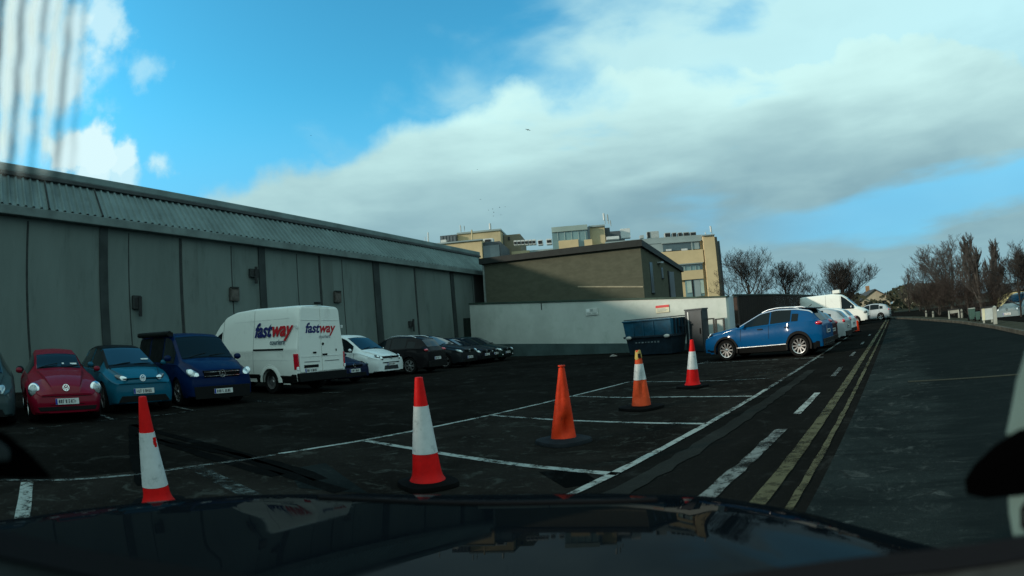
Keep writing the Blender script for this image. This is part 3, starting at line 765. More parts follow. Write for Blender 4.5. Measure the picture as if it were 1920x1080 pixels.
# fittings on the wall
rust = mat('rusty hatch', (.075, .070, .062), .8, var=.5, vscale=4, bump=.2); dk = mat('dark grille', (.02, .022, .022), .7, var=.4)
for (x0, y0, x1, y1, mt, nm) in ((429, 540, 446, 565, rust, 'wall_hatch'), (624, 547, 637, 568, rust, 'wall_hatch'), (247, 554, 262, 580, grime, 'wall_vent'), (466, 504, 482, 521, grime, 'wall_vent'), (765, 602, 773, 613, grime, 'wall_vent')):
    s0, z1 = hall_s(x0, y0); s1, z0 = hall_s(x1, y1)
    b = MB(); hbox(b, s0, s1, z0, z1, -.02, .16); o = b.build(nm, mt, hall, bevel=.02)
    b = MB(); hbox(b, s0 + .08, s1 - .08, z0 + .1, z1 - .1, .15, .172); b.build('inner_panel', dk if mt is grime else mat('hatch panel', (.105, .095, .085), .8, var=.4, vscale=5), o)
    if mt is rust:
        b = MB(); hbox(b, s0 + .05, s1 - .05, z1, z1 + .05, -.02, .22); b.build('hood', grime, o)
    else:
        b = MB(); hbox(b, s0 + .25, s0 + .40, z0 - .3, z0 + .5, .17, .21); b.build('pipe', dk, o)

# ------------------------------------------------------------------ white boundary wall
WA, WB = Vector((-20.94, 24.87, 0)) * SM, Vector((-9.65, 23.53, 0)) * SM; WU = (WB - WA).normalized(); WN = Vector((WU.y, -WU.x, 0))
def onw(px, A=WA, U=WU):
    d = ray(px, 600); den = d.x * U.y - d.y * U.x
    t = (A.x * U.y - A.y * U.x) / den
    return Vector((d.x * t, d.y * t, 0))
wht = mat('white painted render', (0.50, 0.54, 0.50), 0.85, 0, 0.2, var=0.22, vscale=0.45, bump=0.25, bscale=16, dirt=((0.30, 0.36, 0.31), 1.1, .5))
plm = mat('green grey plinth', (0.060, 0.095, 0.095), 0.85, 0, 0.2, var=0.4, vscale=0.8, bump=0.25)
cop = mat('dark green coping', (0.045, 0.075, 0.058), 0.8, 0, 0.2, var=0.4, vscale=1.5, bump=.2)
W0, W1 = onw(882), onw(1364)
bw = empty('boundary_wall', W0, 0, 'low white rendered wall with green grey plinth closing the end of the car park', 'wall')
def wz(px, py): return ZAT(px, py, onw(px))
def wseg(b, pts, o0, o1):
    for (xa, zb0, zt0), (xb, zb1, zt1) in zip(pts, pts[1:]):
        P, Q = onw(xa), onw(xb)
        f = lambda p, z, o: p + WN * o + Vector((0, 0, z)) - W0
        b.prism([f(P, zb0, o0), f(Q, zb1, o0), f(Q, zb1, o1), f(P, zb0, o1)], [f(P, zt0, o0), f(Q, zt1, o0), f(Q, zt1, o1), f(P, zt0, o1)])
b = MB(); wseg(b, [(882, 0, wz(882, 570)), (1000, 0, wz(1000, 567)), (1160, 0, wz(1160, 562)), (1364, 0, wz(1364, 556.5))], -.28, 0); b.build('wall', wht, bw)
b = MB(); wseg(b, [(882, 0, wz(890, 645)), (1000, 0, wz(1000, 644.5)), (1160, 0, wz(1160, 644)), (1364, 0, wz(1364, 643.5))], -.01, .05); b.build('plinth', plm, bw)
b = MB(); wseg(b, [(881, wz(882, 571), wz(882, 568)), (1000, wz(1000, 568), wz(1000, 564.5)), (1160, wz(1160, 563), wz(1160, 559.5)), (1366, wz(1364, 557.5), wz(1364, 554.5))], -.34, .05); b.build('coping', cop, bw, bevel=.01)
# the return at its right end
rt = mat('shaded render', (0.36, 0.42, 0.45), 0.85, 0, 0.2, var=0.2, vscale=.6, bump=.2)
e2 = D(1378, 600, W1.length / SM + 1.8); e2.z = 0
zt = wz(1364, 556.5); b = MB(); f = lambda p, z: p + Vector((0, 0, z)) - W0
off = Vector((-.28, .05, 0)); b.prism([f(W1 + Vector((0, .005, 0)), 0), f(e2, 0), f(e2 + off, 0), f(W1 + off, 0)], [f(W1 + Vector((0, .005, 0)), zt), f(e2, zt + .1), f(e2 + off, zt + .1), f(W1 + off, zt)]); b.build('wall_return', rt, bw)
b = MB(); k = onw(1017); hgt = wz(1017, 568); b.box(k + Vector((0, 0, hgt - .22)) + WN * .004 - W0, (.07, .02, .42)); b.build('crack', grime, bw)
def wsign(name, x0, y0, x1, y1, face, label, items):
    P, Q = onw(x0), onw(x1); z1 = ZAT((x0 + x1) / 2, y0, (P + Q) / 2); z0 = ZAT((x0 + x1) / 2, y1, (P + Q) / 2); c_ = (P + Q) / 2 + WN * .03; c_.z = (z0 + z1) / 2
    o = empty(name, c_, math.atan2(WU.y, WU.x), label, 'sign')
    wd, hh = (Q - P).length, z1 - z0
    b = MB(); b.box((0, 0, 0), (wd, .03, hh)); b.build('board', face, o, bevel=.004)
    for nm, x, z, w_, h_, mt in items:
        b = MB(); b.box((x * wd, -.018, z * hh), (w_ * wd, .01, h_ * hh)); b.build(nm, mt, o)
sgw = mat('sign white', (.62, .64, .60), .5, var=.15, vscale=9); sgc = mat('sign cream', (.62, .58, .42), .5, var=.15, vscale=9); sgr = mat('sign red', (.55, .05, .05), .5, var=.15); sgg = mat('sign grey print', (.36, .40, .38), .5, var=.2)
wsign('notice_sign', 1100, 577.5, 1123, 591, sgw, 'pale notice with two pictograms high on the white wall', [('pictogram', -.3, .22, .26, .4, mat('sign bright', (.8, .82, .8), .5, var=.1)), ('pictogram', .3, .22, .26, .4, sgw), ('print_line', -.25, -.22, .34, .1, sgg), ('print_line', .2, -.22, .38, .1, sgg), ('print_line', 0, -.38, .7, .06, sgg), ('pictogram', 0, .2, .2, .34, sgg)])
wsign('warning_sign', 1232, 572, 1257, 586, sgc, 'cream sign with red heading band on the white wall above the skip', [('heading_band', 0, .34, 1.0, .32, sgr), ('print_line', -.1, .04, .6, .07, sgg), ('print_line', 0, -.12, .74, .07, sgg), ('print_line', -.05, -.28, .66, .07, sgg)])

# dark steel gate in the gap between hall and wall
g0, g1 = D(853, 620, 37.2), D(884, 620, 36.6); g0.z = g1.z = 0
o = empty('steel_gate', g0, math.atan2((g1 - g0).y, (g1 - g0).x), 'dark steel gate filling the gap between grey hall and white wall', 'gate')
L_ = (g1 - g0).length; zt = ZAT(868, 597, (g0 + g1) / 2); b = MB(); b.box((L_ / 2, 0, zt / 2), (L_, .06, zt)); gm = mat('dark green steel', (.014, .024, .020), .6, var=.3); b.build('gate_sheet', gm, o)
b = MB()
for k in range(6): b.box((L_ * (k + .5) / 6, -.05, zt / 2), (.05, .05, zt))
b.build('gate_bar', gm, o)

# ------------------------------------------------------------------ brown flat-roofed building
bm_ = mat('brown brick', (0.088, 0.090, 0.066), 0.95, 0, 0.05, var=0.2, vscale=2.5, bump=0.25, bscale=18, dirt=((0.066, 0.068, 0.052), 1.2, .6), stretch=(.7, .7, 1.6))
fm = mat('black fascia', (0.016, 0.020, 0.019), .7, var=.3); dw = mat('dark window', (.012, .014, .015), .3, var=.2)
def ground_pt(px, dist): q = D(px, 600, dist); q.z = 0; return q
BC, BL, BR = ground_pt(1212, 33), ground_pt(912, 37.5), ground_pt(1285, 49)
BQ = BL + (BR - BC)
ztc = ZAT(1212, 461, BC); ztl = ZAT(912, 495, BL); ztr = ZAT(1285, 509, BR); ztq = ztl + ztr - ztc
br = empty('flat_roof_building', BC, 0, 'brown flat roofed building with black fascia standing behind the white wall', 'building')
b = MB(); q = lambda p, z: p + Vector((0, 0, z)) - BC
b.prism([q(BC, 0), q(BR, 0), q(BQ, 0), q(BL, 0)], [q(BC, ztc), q(BR, ztr), q(BQ, ztq), q(BL, ztl)]); b.build('wall', bm_, br)
cen = (BC + BQ) / 2
ex = lambda p, k=.35: p + (p - cen).normalized() * k
b = MB(); f0 = [(BC, ztc), (BR, ztr), (BQ, ztq), (BL, ztl)]
b.prism([q(ex(p), z - .02) for p, z in f0], [q(ex(p), z + .42) for p, z in f0]); b.build('roof_fascia', fm, br)
def bface(nm, A, B_, x0, y0, x1, y1, mt, o1=.05, par=None):
    U = (B_ - A).normalized(); N_ = Vector((U.y, -U.x, 0))
    if N_.dot(A) > 0: N_ = -N_
    P, Q = onw(x0, A, U), onw(x1, A, U)
    zs = [ZAT(x0, y1, P), ZAT(x1, y1, Q), ZAT(x1, y0, Q), ZAT(x0, y0, P)]
    pp = [(P, zs[0]), (Q, zs[1]), (Q, zs[2]), (P, zs[3])]
    b = MB(); b.prism([q(p - N_ * .05, z) for p, z in pp], [q(p + N_ * o1, z) for p, z in pp]); return b.build(nm, mt, par or br)
bface('string_course', BL, BC, 1088, 536, 1211, 538.5, mat('pale course', (.30, .27, .19), .8, var=.3), .03)
bface('corner_strip', BL, BC, 911.5, 497, 914.5, 570, mat('pale downpipe', (.20, .23, .22), .6, var=.3), .08)
for x0, y0, x1, y1 in ((1226, 491, 1231, 550), (1247, 501, 1250.5, 522)):
    wv = bface('window', BC, BR, x0, y0, x1, y1, dw, .03); bface('window_sill', BC, BR, x0 - .6, y1 - 1.2, x1 + .6, y1, fm, .12, wv)
dv = bface('doorway', BC, BR, 1260, 509, 1270, 560, dw, .03); bface('door_frame', BC, BR, 1258.8, 507, 1260.2, 560, fm, .09, dv)
lv = bface('wall_lamp', BC, BR, 1241, 490, 1246, 493, mat('lamp housing', (.34, .36, .36), .5, var=.2), .3); bface('lamp_arm', BC, BR, 1246, 490.5, 1247, 492.5, fm, .12, lv)

# ------------------------------------------------------------------ the sandstone offices beyond
OV = ray(1120, 600); OV.z = 0; OV.normalize(); OU = Vector((OV.y, -OV.x, 0))
def OP(px, py, v):
    r = ray(px, py); t = v / r.dot(OV); return r.dot(OU) * t, CAMH + r.z * t
OD = 92.0 * SM
sand = mat('sandstone cladding', (0.58, 0.45, 0.26), 0.85, 0, 0.2, var=0.16, vscale=.25, bump=.1)
sand2 = mat('weathered sandstone', (0.46, 0.38, 0.235), 0.85, 0, 0.2, var=0.2, vscale=.25, bump=.1)
gry = mat('grey cladding', (0.26, 0.32, 0.32), 0.6, 0, 0.3, var=.2, vscale=.3); dgr = mat('dark grey cladding and shaded sides', (.075, .09, .10), .6, var=.3, vscale=.4)
og = mat('office glazing', (.16, .27, .27), .12, .0, .9, .6, var=.35, vscale=.22); ogd = mat('dark glazing', (.05, .085, .095), .12, 0, .9, .6, var=.4, vscale=.25); ogl = mat('pale blind', (.42, .52, .46), .5, var=.3, vscale=.4)
whm = mat('roof plant white', (.55, .57, .56), .5, var=.2); blk_ = mat('plant grille', (.02, .022, .024), .6, var=.3)
O0 = OV * OD; ORZ = math.atan2(OU.y, OU.x)
def ob(name, x0, x1, yt, yb, mt, par, v=0.0, dp=8.0, zb=None, yref=None):
    """a block of the front between two columns of the picture; dp metres deep"""
    vv = OD + v; u0, _ = OP(x0, yt, vv); u1, _ = OP(x1, yt, vv); _, z1 = OP((x0 + x1) / 2, yt, vv)
    z0 = zb if zb is not None else OP((x0 + x1) / 2, yb, vv)[1]
    b = MB(); b.box(((u0 + u1) / 2, v + dp / 2, (z0 + z1) / 2), (abs(u1 - u0), dp, z1 - z0)); return b.build(name, mt, par)
def pane_bars(par, x0, x1, yt, yb, v, n, mt):
    for k in range(n + 1):
        x = x0 + (x1 - x0) * k / n; ob('glazing_bar', x - .35, x + .35, yt, yb, mt, par, v - .12, .2)
of1 = empty('office_block', O0, ORZ, 'sandstone office wing at the left with a grey penthouse and flues on its roof', 'building')
ob('wall', 800, 903, 453.5, 0, sand, of1, 0, 14, zb=0); w_ = ob('window', 905, 936, 460, 487, ogd, of1, .6, 12); ob('wall', 903, 937, 453.5, 0, dgr, of1, 1.0, 12, zb=0); ob('parapet', 800, 904, 452.5, 455, gry, of1, -.3, 1)
ob('penthouse', 857, 938, 434, 0, sand2, of1, 12, 14, zb=0); ob('penthouse_roof', 856, 939, 432.5, 435.5, gry, of1, 11.7, 14)
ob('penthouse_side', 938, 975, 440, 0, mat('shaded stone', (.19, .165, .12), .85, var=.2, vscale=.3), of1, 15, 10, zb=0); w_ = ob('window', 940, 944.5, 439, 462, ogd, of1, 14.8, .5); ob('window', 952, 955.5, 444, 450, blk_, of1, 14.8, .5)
ob('plant_room', 825, 856, 441, 0, dgr, of1, 11, 10, zb=0); ob('plant_room_base', 826, 836, 449.5, 456, whm, of1, 9, 1)
for k in range(5): ob('louvre', 826 + k * 6, 830 + k * 6, 443, 452, mat('louvre grey', (.11, .13, .145), .6, var=.2) if k == 0 else bpy.data.materials['louvre grey'], of1, 10.9, .2)
of2 = empty('office_block', O0 + OV * 6, ORZ, 'low glazed office link between the two sandstone wings', 'building')
ob('wall', 950, 985, 462, 0, sand2, of2, 0, 10, zb=0); ob('wall', 985, 1036, 459, 0, gry, of2, .5, 10, zb=0); g_ = ob('glazing', 985, 1030, 466, 487, og, of2, .2, .5); pane_bars(of2, 987, 1030, 466, 487, .2, 5, gry); ob('glazing', 997, 1014, 473, 483, ogl, of2, .0, .3)
of3 = empty('office_block', O0, ORZ, 'tall office wing with a glass stair tower and sandstone side', 'building')
ob('glass_tower', 1034, 1100, 427, 0, og, of3, -1, 9, zb=0); ob('tower_top', 1033.5, 1101, 423.5, 433, mat('pale tower cladding', (.30, .38, .35), .6, var=.2, vscale=.3), of3, -1.3, 9.4); pane_bars(of3, 1045, 1097, 434, 450, -1, 4, mat('pale bar', (.40, .48, .45), .5, var=.1)); ob('tower_side', 1098, 1105, 425, 0, ogd, of3, -.6, 8, zb=0)
ob('wall', 1047, 1084, 450, 0, sand, of3, -1.7, 2, zb=0); ob('wall', 1095, 1110, 449, 0, sand, of3, -1.7, 2, zb=0)
ob('wall', 1104, 1133, 424, 0, sand2, of3, 0, 14, zb=0); ob('roof_edge', 1103, 1134, 422, 425, gry, of3, -.3, 14); ob('side_wall', 1133, 1143, 427, 0, dgr, of3, 2, 12, zb=0); ob('louvre_screen', 1143, 1170, 433, 0, dgr, of3, 8, 8, zb=0)  # side wall's dark colour is its shade put into the material
of4 = empty('office_block', O0 - OV * 4, ORZ, 'sandstone office wing at the right with strip windows and a row of roof units', 'building')
V4 = -4
def o4(nm, x0, x1, yt, yb, mt, v=0, dp=8, zb=None, par=None): return ob(nm, x0, x1, yt, yb, mt, par or of4, v, dp, zb)
OD -= 4
o4('wall', 1135, 1340, 456, 0, sand, .6, 12, 0); o4('roof_band', 1134, 1318, 446.5, 457, gry, .2, 12.4); o4('grey_bay', 1134, 1242, 457, 0, gry, .3, 1, 0)
wn = o4('window', 1242, 1312, 454.5, 469, ogd, .1, .6); o4('window_frame', 1241, 1314, 452.5, 454.5, gry, -.3, .6, None, wn); o4('window_frame', 1296, 1298, 454.5, 469, gry, -.2, .4, None, wn); o4('blind', 1249, 1259, 467, 470.5, whm, -.2, .3, None, wn); o4('blind', 1278, 1289, 466, 469.5, whm, -.2, .3, None, wn); o4('blind', 1298, 1310, 454.5, 467, gry, -.05, .2, None, wn)
o4('stone_band', 1240, 1318, 470, 494.5, sand, -.25, .8)
wn = o4('window', 1272, 1316, 495, 507, og, .1, .6); o4('window_frame', 1272, 1318, 493.5, 495.2, gry, -.4, .6, None, wn); o4('window_frame', 1312, 1317, 495, 507, ogd, -.02, .3, None, wn)
for x in (1283, 1294, 1304): o4('glazing_bar', x - .35, x + .35, 495, 507, gry, -.05, .2, None, wn)
o4('stone_band', 1272, 1318, 507, 524, sand, -.25, .8)
wn = o4('window', 1284, 1319, 524.5, 556, og, .1, .6); o4('window_frame', 1297, 1299.5, 524.5, 556, blk_, -.1, .3, None, wn); o4('blind', 1288, 1296, 527, 549, ogl, -.1, .2, None, wn); o4('blind', 1313, 1319, 525, 550, ogl, -.1, .2, None, wn); o4('blind', 1300, 1312, 525, 556, gry, -.02, .1, None, wn)
o4('corner_pier', 1317.5, 1339, 440.5, 0, sand, -.5, 10, 0); o4('roof_edge', 1316.5, 1340, 439.5, 441.5, gry, -.8, 10.5)
o4('end_wall', 1339.2, 1349, 452, 0, dgr, 4, 10, 0); o4('end_wall', 1339.2, 1344, 444, 0, mat('shaded end', (.13, .12, .10), .8, var=.2), 1, 3, 0)  # dark end wall colours carry the shade of that side
OD += 4
RG = 'plant units on the office roofs'
def unit(name, x0, x1, yt, yb, v, label, dark=None, mt=None, cat='roof unit', grp=RG):
    vv = OD + v; u0, z1 = OP(x0, yt, vv); u1, _ = OP(x1, yt, vv); z0 = OP((x0 + x1) / 2, yb, vv)[1]
    o = empty(name, OU * ((u0 + u1) / 2) + OV * vv + Vector((0, 0, z0)), ORZ, label, cat, grp)
    b = MB(); b.box((0, .8, (z1 - z0) / 2), (u1 - u0, 1.6, z1 - z0)); b.build('casing', mt or whm, o, bevel=.03)
    if dark:
        a, e, t0, t1 = dark; b = MB(); b.box((((a + e) / 2 - .5) * (u1 - u0), -.04, (t0 + t1) / 2 * (z1 - z0)), ((e - a) * (u1 - u0), .1, (t1 - t0) * (z1 - z0))); b.build('grille', blk_, o)
tw = mat('roof unit grey', (.33, .36, .35), .5, var=.2)
for k, (a, e) in enumerate(((1246, 1257), (1260, 1268), (1271, 1278.5), (1281, 1292), (1294, 1305))):
    unit('condenser_unit', a, e, 436.5 - k * .35, 445.5 - k * .35, 0, f'dark fronted condenser on the right office roof, {["first", "second", "third", "fourth", "fifth"][k]} from the left of five', (.08, .92, .18, .85), tw)
unit('air_handler', 1213, 1235, 434.5, 446.5, 1, 'boxy pale air handler with dark side grille left of the five condensers', (.0, .22, .1, .9), tw)
unit('plant_hut', 1163, 1181, 429, 446, 2, 'white plant hut with a darker side on the right office roof', None, whm, 'hut'); unit('roof_light', 1137, 1161, 444, 448.5, -2, 'low bright white rooflight slab beside the white plant hut', None, whm, 'rooflight'); unit('small_unit', 1200, 1207, 441, 446.5, 0, 'small pale box unit between the white hut and the air handler', None, tw)
for k in range(6): unit('condenser_unit', 963 + k * 7, 969 + k * 7, 451 - k * .4, 460 - k * .4, 8, f'small dark condenser on the low link roof, {["first", "second", "third", "fourth", "fifth", "sixth"][k]} from the left', (.1, .9, .2, .7), whm)
unit('condenser_unit', 1008, 1017, 450, 459, 7.6, 'larger condenser past the six small ones on the link roof', (.1, .9, .2, .8), whm); unit('condenser_unit', 1024, 1034, 448, 458, 7.5, 'condenser right against the glass stair tower', (.1, .9, .3, .75), whm)
unit('roof_frame', 905, 924, 448, 454, 3, 'pale railing frame on the left office wing roof', (.2, .8, .1, .7), whm, 'frame')
def mast(x, yt, yb, v, w_, mt, label, name='antenna_mast', cat='antenna', pole=True):
    vv = OD + v; u, z1 = OP(x, yt, vv); z0 = OP(x, yb, vv)[1]; ppx = vv / FPX
    o = empty(name, OU * u + OV * vv + Vector((0, 0, z0)), ORZ, label, cat, 'antennas and flues on the office roofs')
    b = MB(); b.tube([(0, 0, 0 if not pole else (z1 - z0) * .35), (0, 0, z1 - z0)], w_ * ppx / 2, 10); b.build('antenna_panel' if pole else 'flue_pipe', mt, o, smooth=50)
    b = MB(); b.tube([(w_ * ppx * .4, .1, 0), (w_ * ppx * .4, .1, (z1 - z0) * (.9 if pole else .2))], .07, 6); b.build('pole' if pole else 'flue_base', tw, o)
mast(802.5, 436, 456, 4, 2.6, whm, 'bright white flue rising just above the hall roof edge', 'flue', 'flue', False)
mast(797, 444, 456, 4, 1.2, whm, 'thin pale flue beside the bright white one above the hall roof', 'flue', 'flue', False)
mast(863, 422, 440, 14, 2.0, whm, 'pale antenna on the left penthouse, beside a thinner one'); mast(870, 423, 434, 15, 1.0, tw, 'thinner grey antenna on the left penthouse'); mast(884.5, 431, 452, 5, 3.0, sand2, 'sandy coloured flue in front of the penthouse', 'flue', 'flue', False); mast(902, 432, 446, 13, 1.0, tw, 'slim dark pole at the middle of the penthouse front')
mast(918.5, 419, 436, 12, 4.0, whm, 'stubby white antenna drum on the penthouse right part'); mast(1131.5, 400, 420, 2, 3.6, whm, 'tallest white antenna panel above the sandstone stair wing'); mast(1138.5, 402, 420, 3, 2.2, tw, 'grey antenna beside the tallest white panel'); mast(1144, 413, 424, 3, 1.6, tw, 'short dark antenna right of the tallest pair')
mast(1332, 424, 441, -3.5, 3.6, whm, 'white antenna cluster on the right corner pier of the offices'); mast(1322.5, 436, 441, -3.5, 2.0, whm, 'tiny white dome on the right office roof corner', 'roof_dome', 'dome')

# ------------------------------------------------------------------ skip, steel cabinet, frames, fence
skb = mat('skip blue', (0.008, 0.085, 0.150), 0.5, .1, .4, var=.4, vscale=3, dirt=((.03, .035, .035), 2.5, .6)); skd = mat('skip dark side', (.008, .022, .036), .6, .1, .3, var=.5, vscale=3); lug = mat('pale lug', (.52, .50, .46), .5, var=.3)
a_, e_ = G(1180, 668), G(1262, 664.5); u_ = (e_ - a_).normalized(); rz_ = math.atan2(u_.y, u_.x); wl = (e_ - a_).length
sk = empty('skip', (a_ + e_) / 2, rz_, 'blue waste skip with two pale lugs standing against the white wall', 'skip')
hb = ZAT(1215, 631, a_.lerp(e_, .5)); ht = ZAT(1215, 600.5, a_.lerp(e_, .5)); dpt = 1.25
b = MB(); w0, w1 = wl / 2 - .06, wl / 2 + .06
b.prism([(-w0, 0, .04), (w0, 0, .04), (w0, dpt, .04), (-w0, dpt, .04)], [(-w1, -.12, hb), (w1, -.12, hb), (w1, dpt + .1, hb), (-w1, dpt + .1, hb)]); b.build('lower_body', skd, sk, bevel=.02)
b = MB(); b.prism([(-w1, -.12, hb + .001), (w1, -.12, hb + .001), (w1, dpt + .1, hb + .001), (-w1, dpt + .1, hb + .001)], [(-w1 - .08, -.18, ht), (w1 + .02, -.18, ht), (w1 + .02, dpt + .2, ht + .04), (-w1 - .08, dpt + .2, ht + .04)]); b.build('upper_body', skb, sk, bevel=.02)
b = MB(); b.box((0, -.15, hb), (2 * w1 + .16, .10, .10)); b.box((w1 + .03, dpt / 2, hb), (.10, dpt + .2, .10)); b.build('side_rail', skd, sk, bevel=.015)
b = MB(); b.box((-.02, -.2, ht), (2 * w1 + .14, .09, .07)); b.build('top_rim', skb, sk, bevel=.015)
b = MB(); b.prism([(-w1 - .05, -.14, ht + .05), (w1 + .02, -.14, ht + .05), (w1 + .02, dpt + .2, ht + .08), (-w1 - .05, dpt + .2, ht + .08)], [(-w1 - .05, -.14, ht + .09), (w1 + .02, -.14, ht + .09), (w1 + .02, dpt + .2, ht + .12), (-w1 - .05, dpt + .2, ht + .12)]); b.build('lid', skd, sk, bevel=.01)
for x in (-w1 + .22, w1 - .22):
    b = MB(); b.ell((x, -.20, hb - .02), .16, .07, .085, 14); b.build('lug', lug, sk, smooth=50)
for k in range(4):
    b = MB(); b.box((w1 + .06, .12 + k * .32, (hb + ht) / 2 + .03), (.07, .07, ht - hb - .05)); b.build('rib', skd, sk)
for k in range(3):
    b = MB(); b.box((-w1 + .5 + k * .55, -.17, (hb + ht) / 2), (.05, .05, ht - hb - .1)); b.build('rib', skb, sk)
rnd = random.Random(4); b = MB(); x = -.75
for wd_ in (.13, .10, .14, .08, .12, .12, .10, .13): b.box((x + wd_ / 2, -.105, hb - .26), (wd_ * .8, .012, .06 + rnd.uniform(-.01, .02))); x += wd_ + .06
b.build('stencil_lettering', mat('worn stencil', (.16, .20, .22), .7, var=.4, vscale=9), sk)
b = MB(); b.box((w1 + .14, dpt * .55, hb + .35), (.34, .08, .08)); b.build('fork_pocket', skd, sk, bevel=.01)

cb = mat('steel cabinet paint', (.018, .028, .034), .4, .3, .5, var=.35, vscale=2); cbl = mat('bright steel edge', (.50, .54, .55), .3, .6, .5, var=.2)
p0, p1 = G(1288.5, 661), G(1321, 659.5); u_ = (p1 - p0).normalized(); zt = ZAT(1304, 581, p0.lerp(p1, .5)); wl = (p1 - p0).length
cbx = empty('steel_cabinet', p0, math.atan2(u_.y, u_.x), 'tall dark grey steel cabinet with a bright edge by the white wall', 'cabinet')
b = MB(); b.box((wl / 2, .28, zt / 2), (wl, .55, zt)); b.build('carcass', cb, cbx, bevel=.02)
b = MB(); b.box((wl * .62, -.015, zt / 2), (wl * .70, .03, zt - .1)); d_ = b.build('door', cb, cbx, bevel=.01); b = MB(); b.box((wl * .86, -.045, zt * .5), (.04, .04, .25)); b.build('handle', M['black'], d_)
b = MB(); b.box((wl * .20, -.01, zt * .55), (.05, .03, zt * .82)); b.build('bright_edge', cbl, cbx); b = MB(); b.box((wl / 2, .28, zt + .03), (wl + .04, .6, .06)); b.build('top', cb, cbx, bevel=.01)
fr = mat('black frame steel', (.012, .013, .012), .5, .2, .4, var=.3)
for x0, x1, lab in ((1325, 1343, 'black steel frame trolley next to the tall steel cabinet'), (1345, 1362, 'black steel frame trolley nearest the right end of the white wall')):
    p0, p1 = G(x0, 658), G(x1, 657); u_ = (p1 - p0).normalized(); wl = (p1 - p0).length; zt = ZAT((x0 + x1) / 2, 596.5, p0)
    o = empty('frame_trolley', p0, math.atan2(u_.y, u_.x), lab, 'trolley', 'frame trolleys by the wall')
    for x in (0.03, wl - .03):
        b = MB()
        b.box((x, 0, zt / 2), (.075, .06, zt))
        b.build('upright', fr, o)
    for z in (zt - .03, .30):
        b = MB(); b.box((wl / 2, 0, z), (wl - .13, .055, .06)); b.build('cross_bar', fr, o)
    b = MB(); b.box((wl / 2, .27, .24), (wl - .1, .6, .05)); b.build('shelf', fr, o)
fb = mat('dark timber fence', (.020, .013, .010), .9, var=.5, vscale=3, bump=.3, stretch=(3, 3, .5)); fcap = mat('fence cap', (.020, .030, .026), .8, var=.3)
pts = [(1378, 553.5, 27.5), (1420, 552.5, 31), (1470, 552, 36), (1520, 553.5, 43), (1560, 557, 52)]
f0 = ground_pt(1378, 27.5); fen = empty('board_fence', f0, 0, 'dark brown board fence running behind the blue crossover', 'fence')
b = MB(); capb = MB(); 
for (xa, ya, da), (xb, yb, db) in zip(pts, pts[1:]):
    A_, B_ = ground_pt(xa, da), ground_pt(xb, db); za, zb_ = ZAT(xa, ya, A_), ZAT(xb, yb, B_); n_ = int((B_ - A_).length / .2)
    for k in range(n_):
        P = A_.lerp(B_, k / n_); Q = A_.lerp(B_, (k + .93) / n_); z = za + (zb_ - za) * k / n_; nn = Vector((.03, -.02, 0)) * (k % 2)
        b.prism([P + nn - f0, Q + nn - f0, Q + Vector((.02, .04, 0)) - f0, P + Vector((.02, .04, 0)) - f0], [P + nn + Vector((0, 0, z)) - f0, Q + nn + Vector((0, 0, z)) - f0, Q + Vector((.02, .04, z)) - f0, P + Vector((.02, .04, z)) - f0])
    capb.tube([A_ + Vector((0, 0, za)) - f0, B_ + Vector((0, 0, zb_)) - f0], .07, 6)
b.build('board_panel', fb, fen); capb.build('capping_rail', fcap, fen)
p_ = ground_pt(1382, 27.2); pz = ZAT(1382, 557, p_)
o = empty('gate_post', p_, 0, 'rusty brown steel post at the right end of the white wall', 'post'); b = MB(); b.box((0, 0, pz / 2), (.24, .24, pz)); b.build('shaft', mat('rusty post', (.055, .035, .028), .8, var=.5, vscale=4), o, bevel=.01); b = MB(); b.box((0, 0, pz + .02), (.3, .3, .05)); b.build('post_cap', fcap, o)
for (x, y) in ((1150, 668), (1313, 651)):
    p_ = G(x, y); b = MB(); r_ = random.Random(x); b.v = []; 
    b.prism([(-.16, -.1, 0), (.12, -.14, 0), (.2, .08, 0), (-.1, .13, 0)], [(-.08, -.06, .07), (.06, -.07, .1), (.12, .05, .05), (-.05, .06, .09)])
    o = b.build('litter', mat('crumpled paper', (.34, .30, .27), .9, var=.3)); o.location = p_; tag(o, 'pale crumpled litter on the asphalt left of the blue skip' if x == 1150 else 'scrap of litter on the ground near the steel cabinet', 'litter')

# ------------------------------------------------------------------ traffic cones
CR = mat('cone red', (.62, .006, .006), .5, 0, .1, 0, var=.25, vscale=6, dirt=((.26, .012, .010), 8, .75), bump=.15, bscale=14); CO = mat('cone orange', (.62, .040, .010), .5, 0, .1, 0, var=.3, vscale=5, dirt=((.26, .022, .010), 7, .8), bump=.2, bscale=12); CO2 = mat('faded cone orange', (.58, .068, .020), .55, 0, .1, 0, var=.3, vscale=5, dirt=((.26, .035, .015), 6, .8), bump=.3, bscale=9)
CW = mat('reflective sleeve', (.50, .53, .53), .45, 0, .4, var=.2, vscale=4, dirt=((.20, .23, .23), 9, .8), bump=.15, bscale=16); CB = mat('cone base rubber', (.006, .006, .006), .9, 0, .03, var=.4, bump=.2); CB2 = mat('grey blue cone base', (.020, .024, .028), .9, 0, .05, var=.4, bump=.2); TAPE = mat('yellow tape', (.50, .36, .10), .5, var=.3, vscale=9)
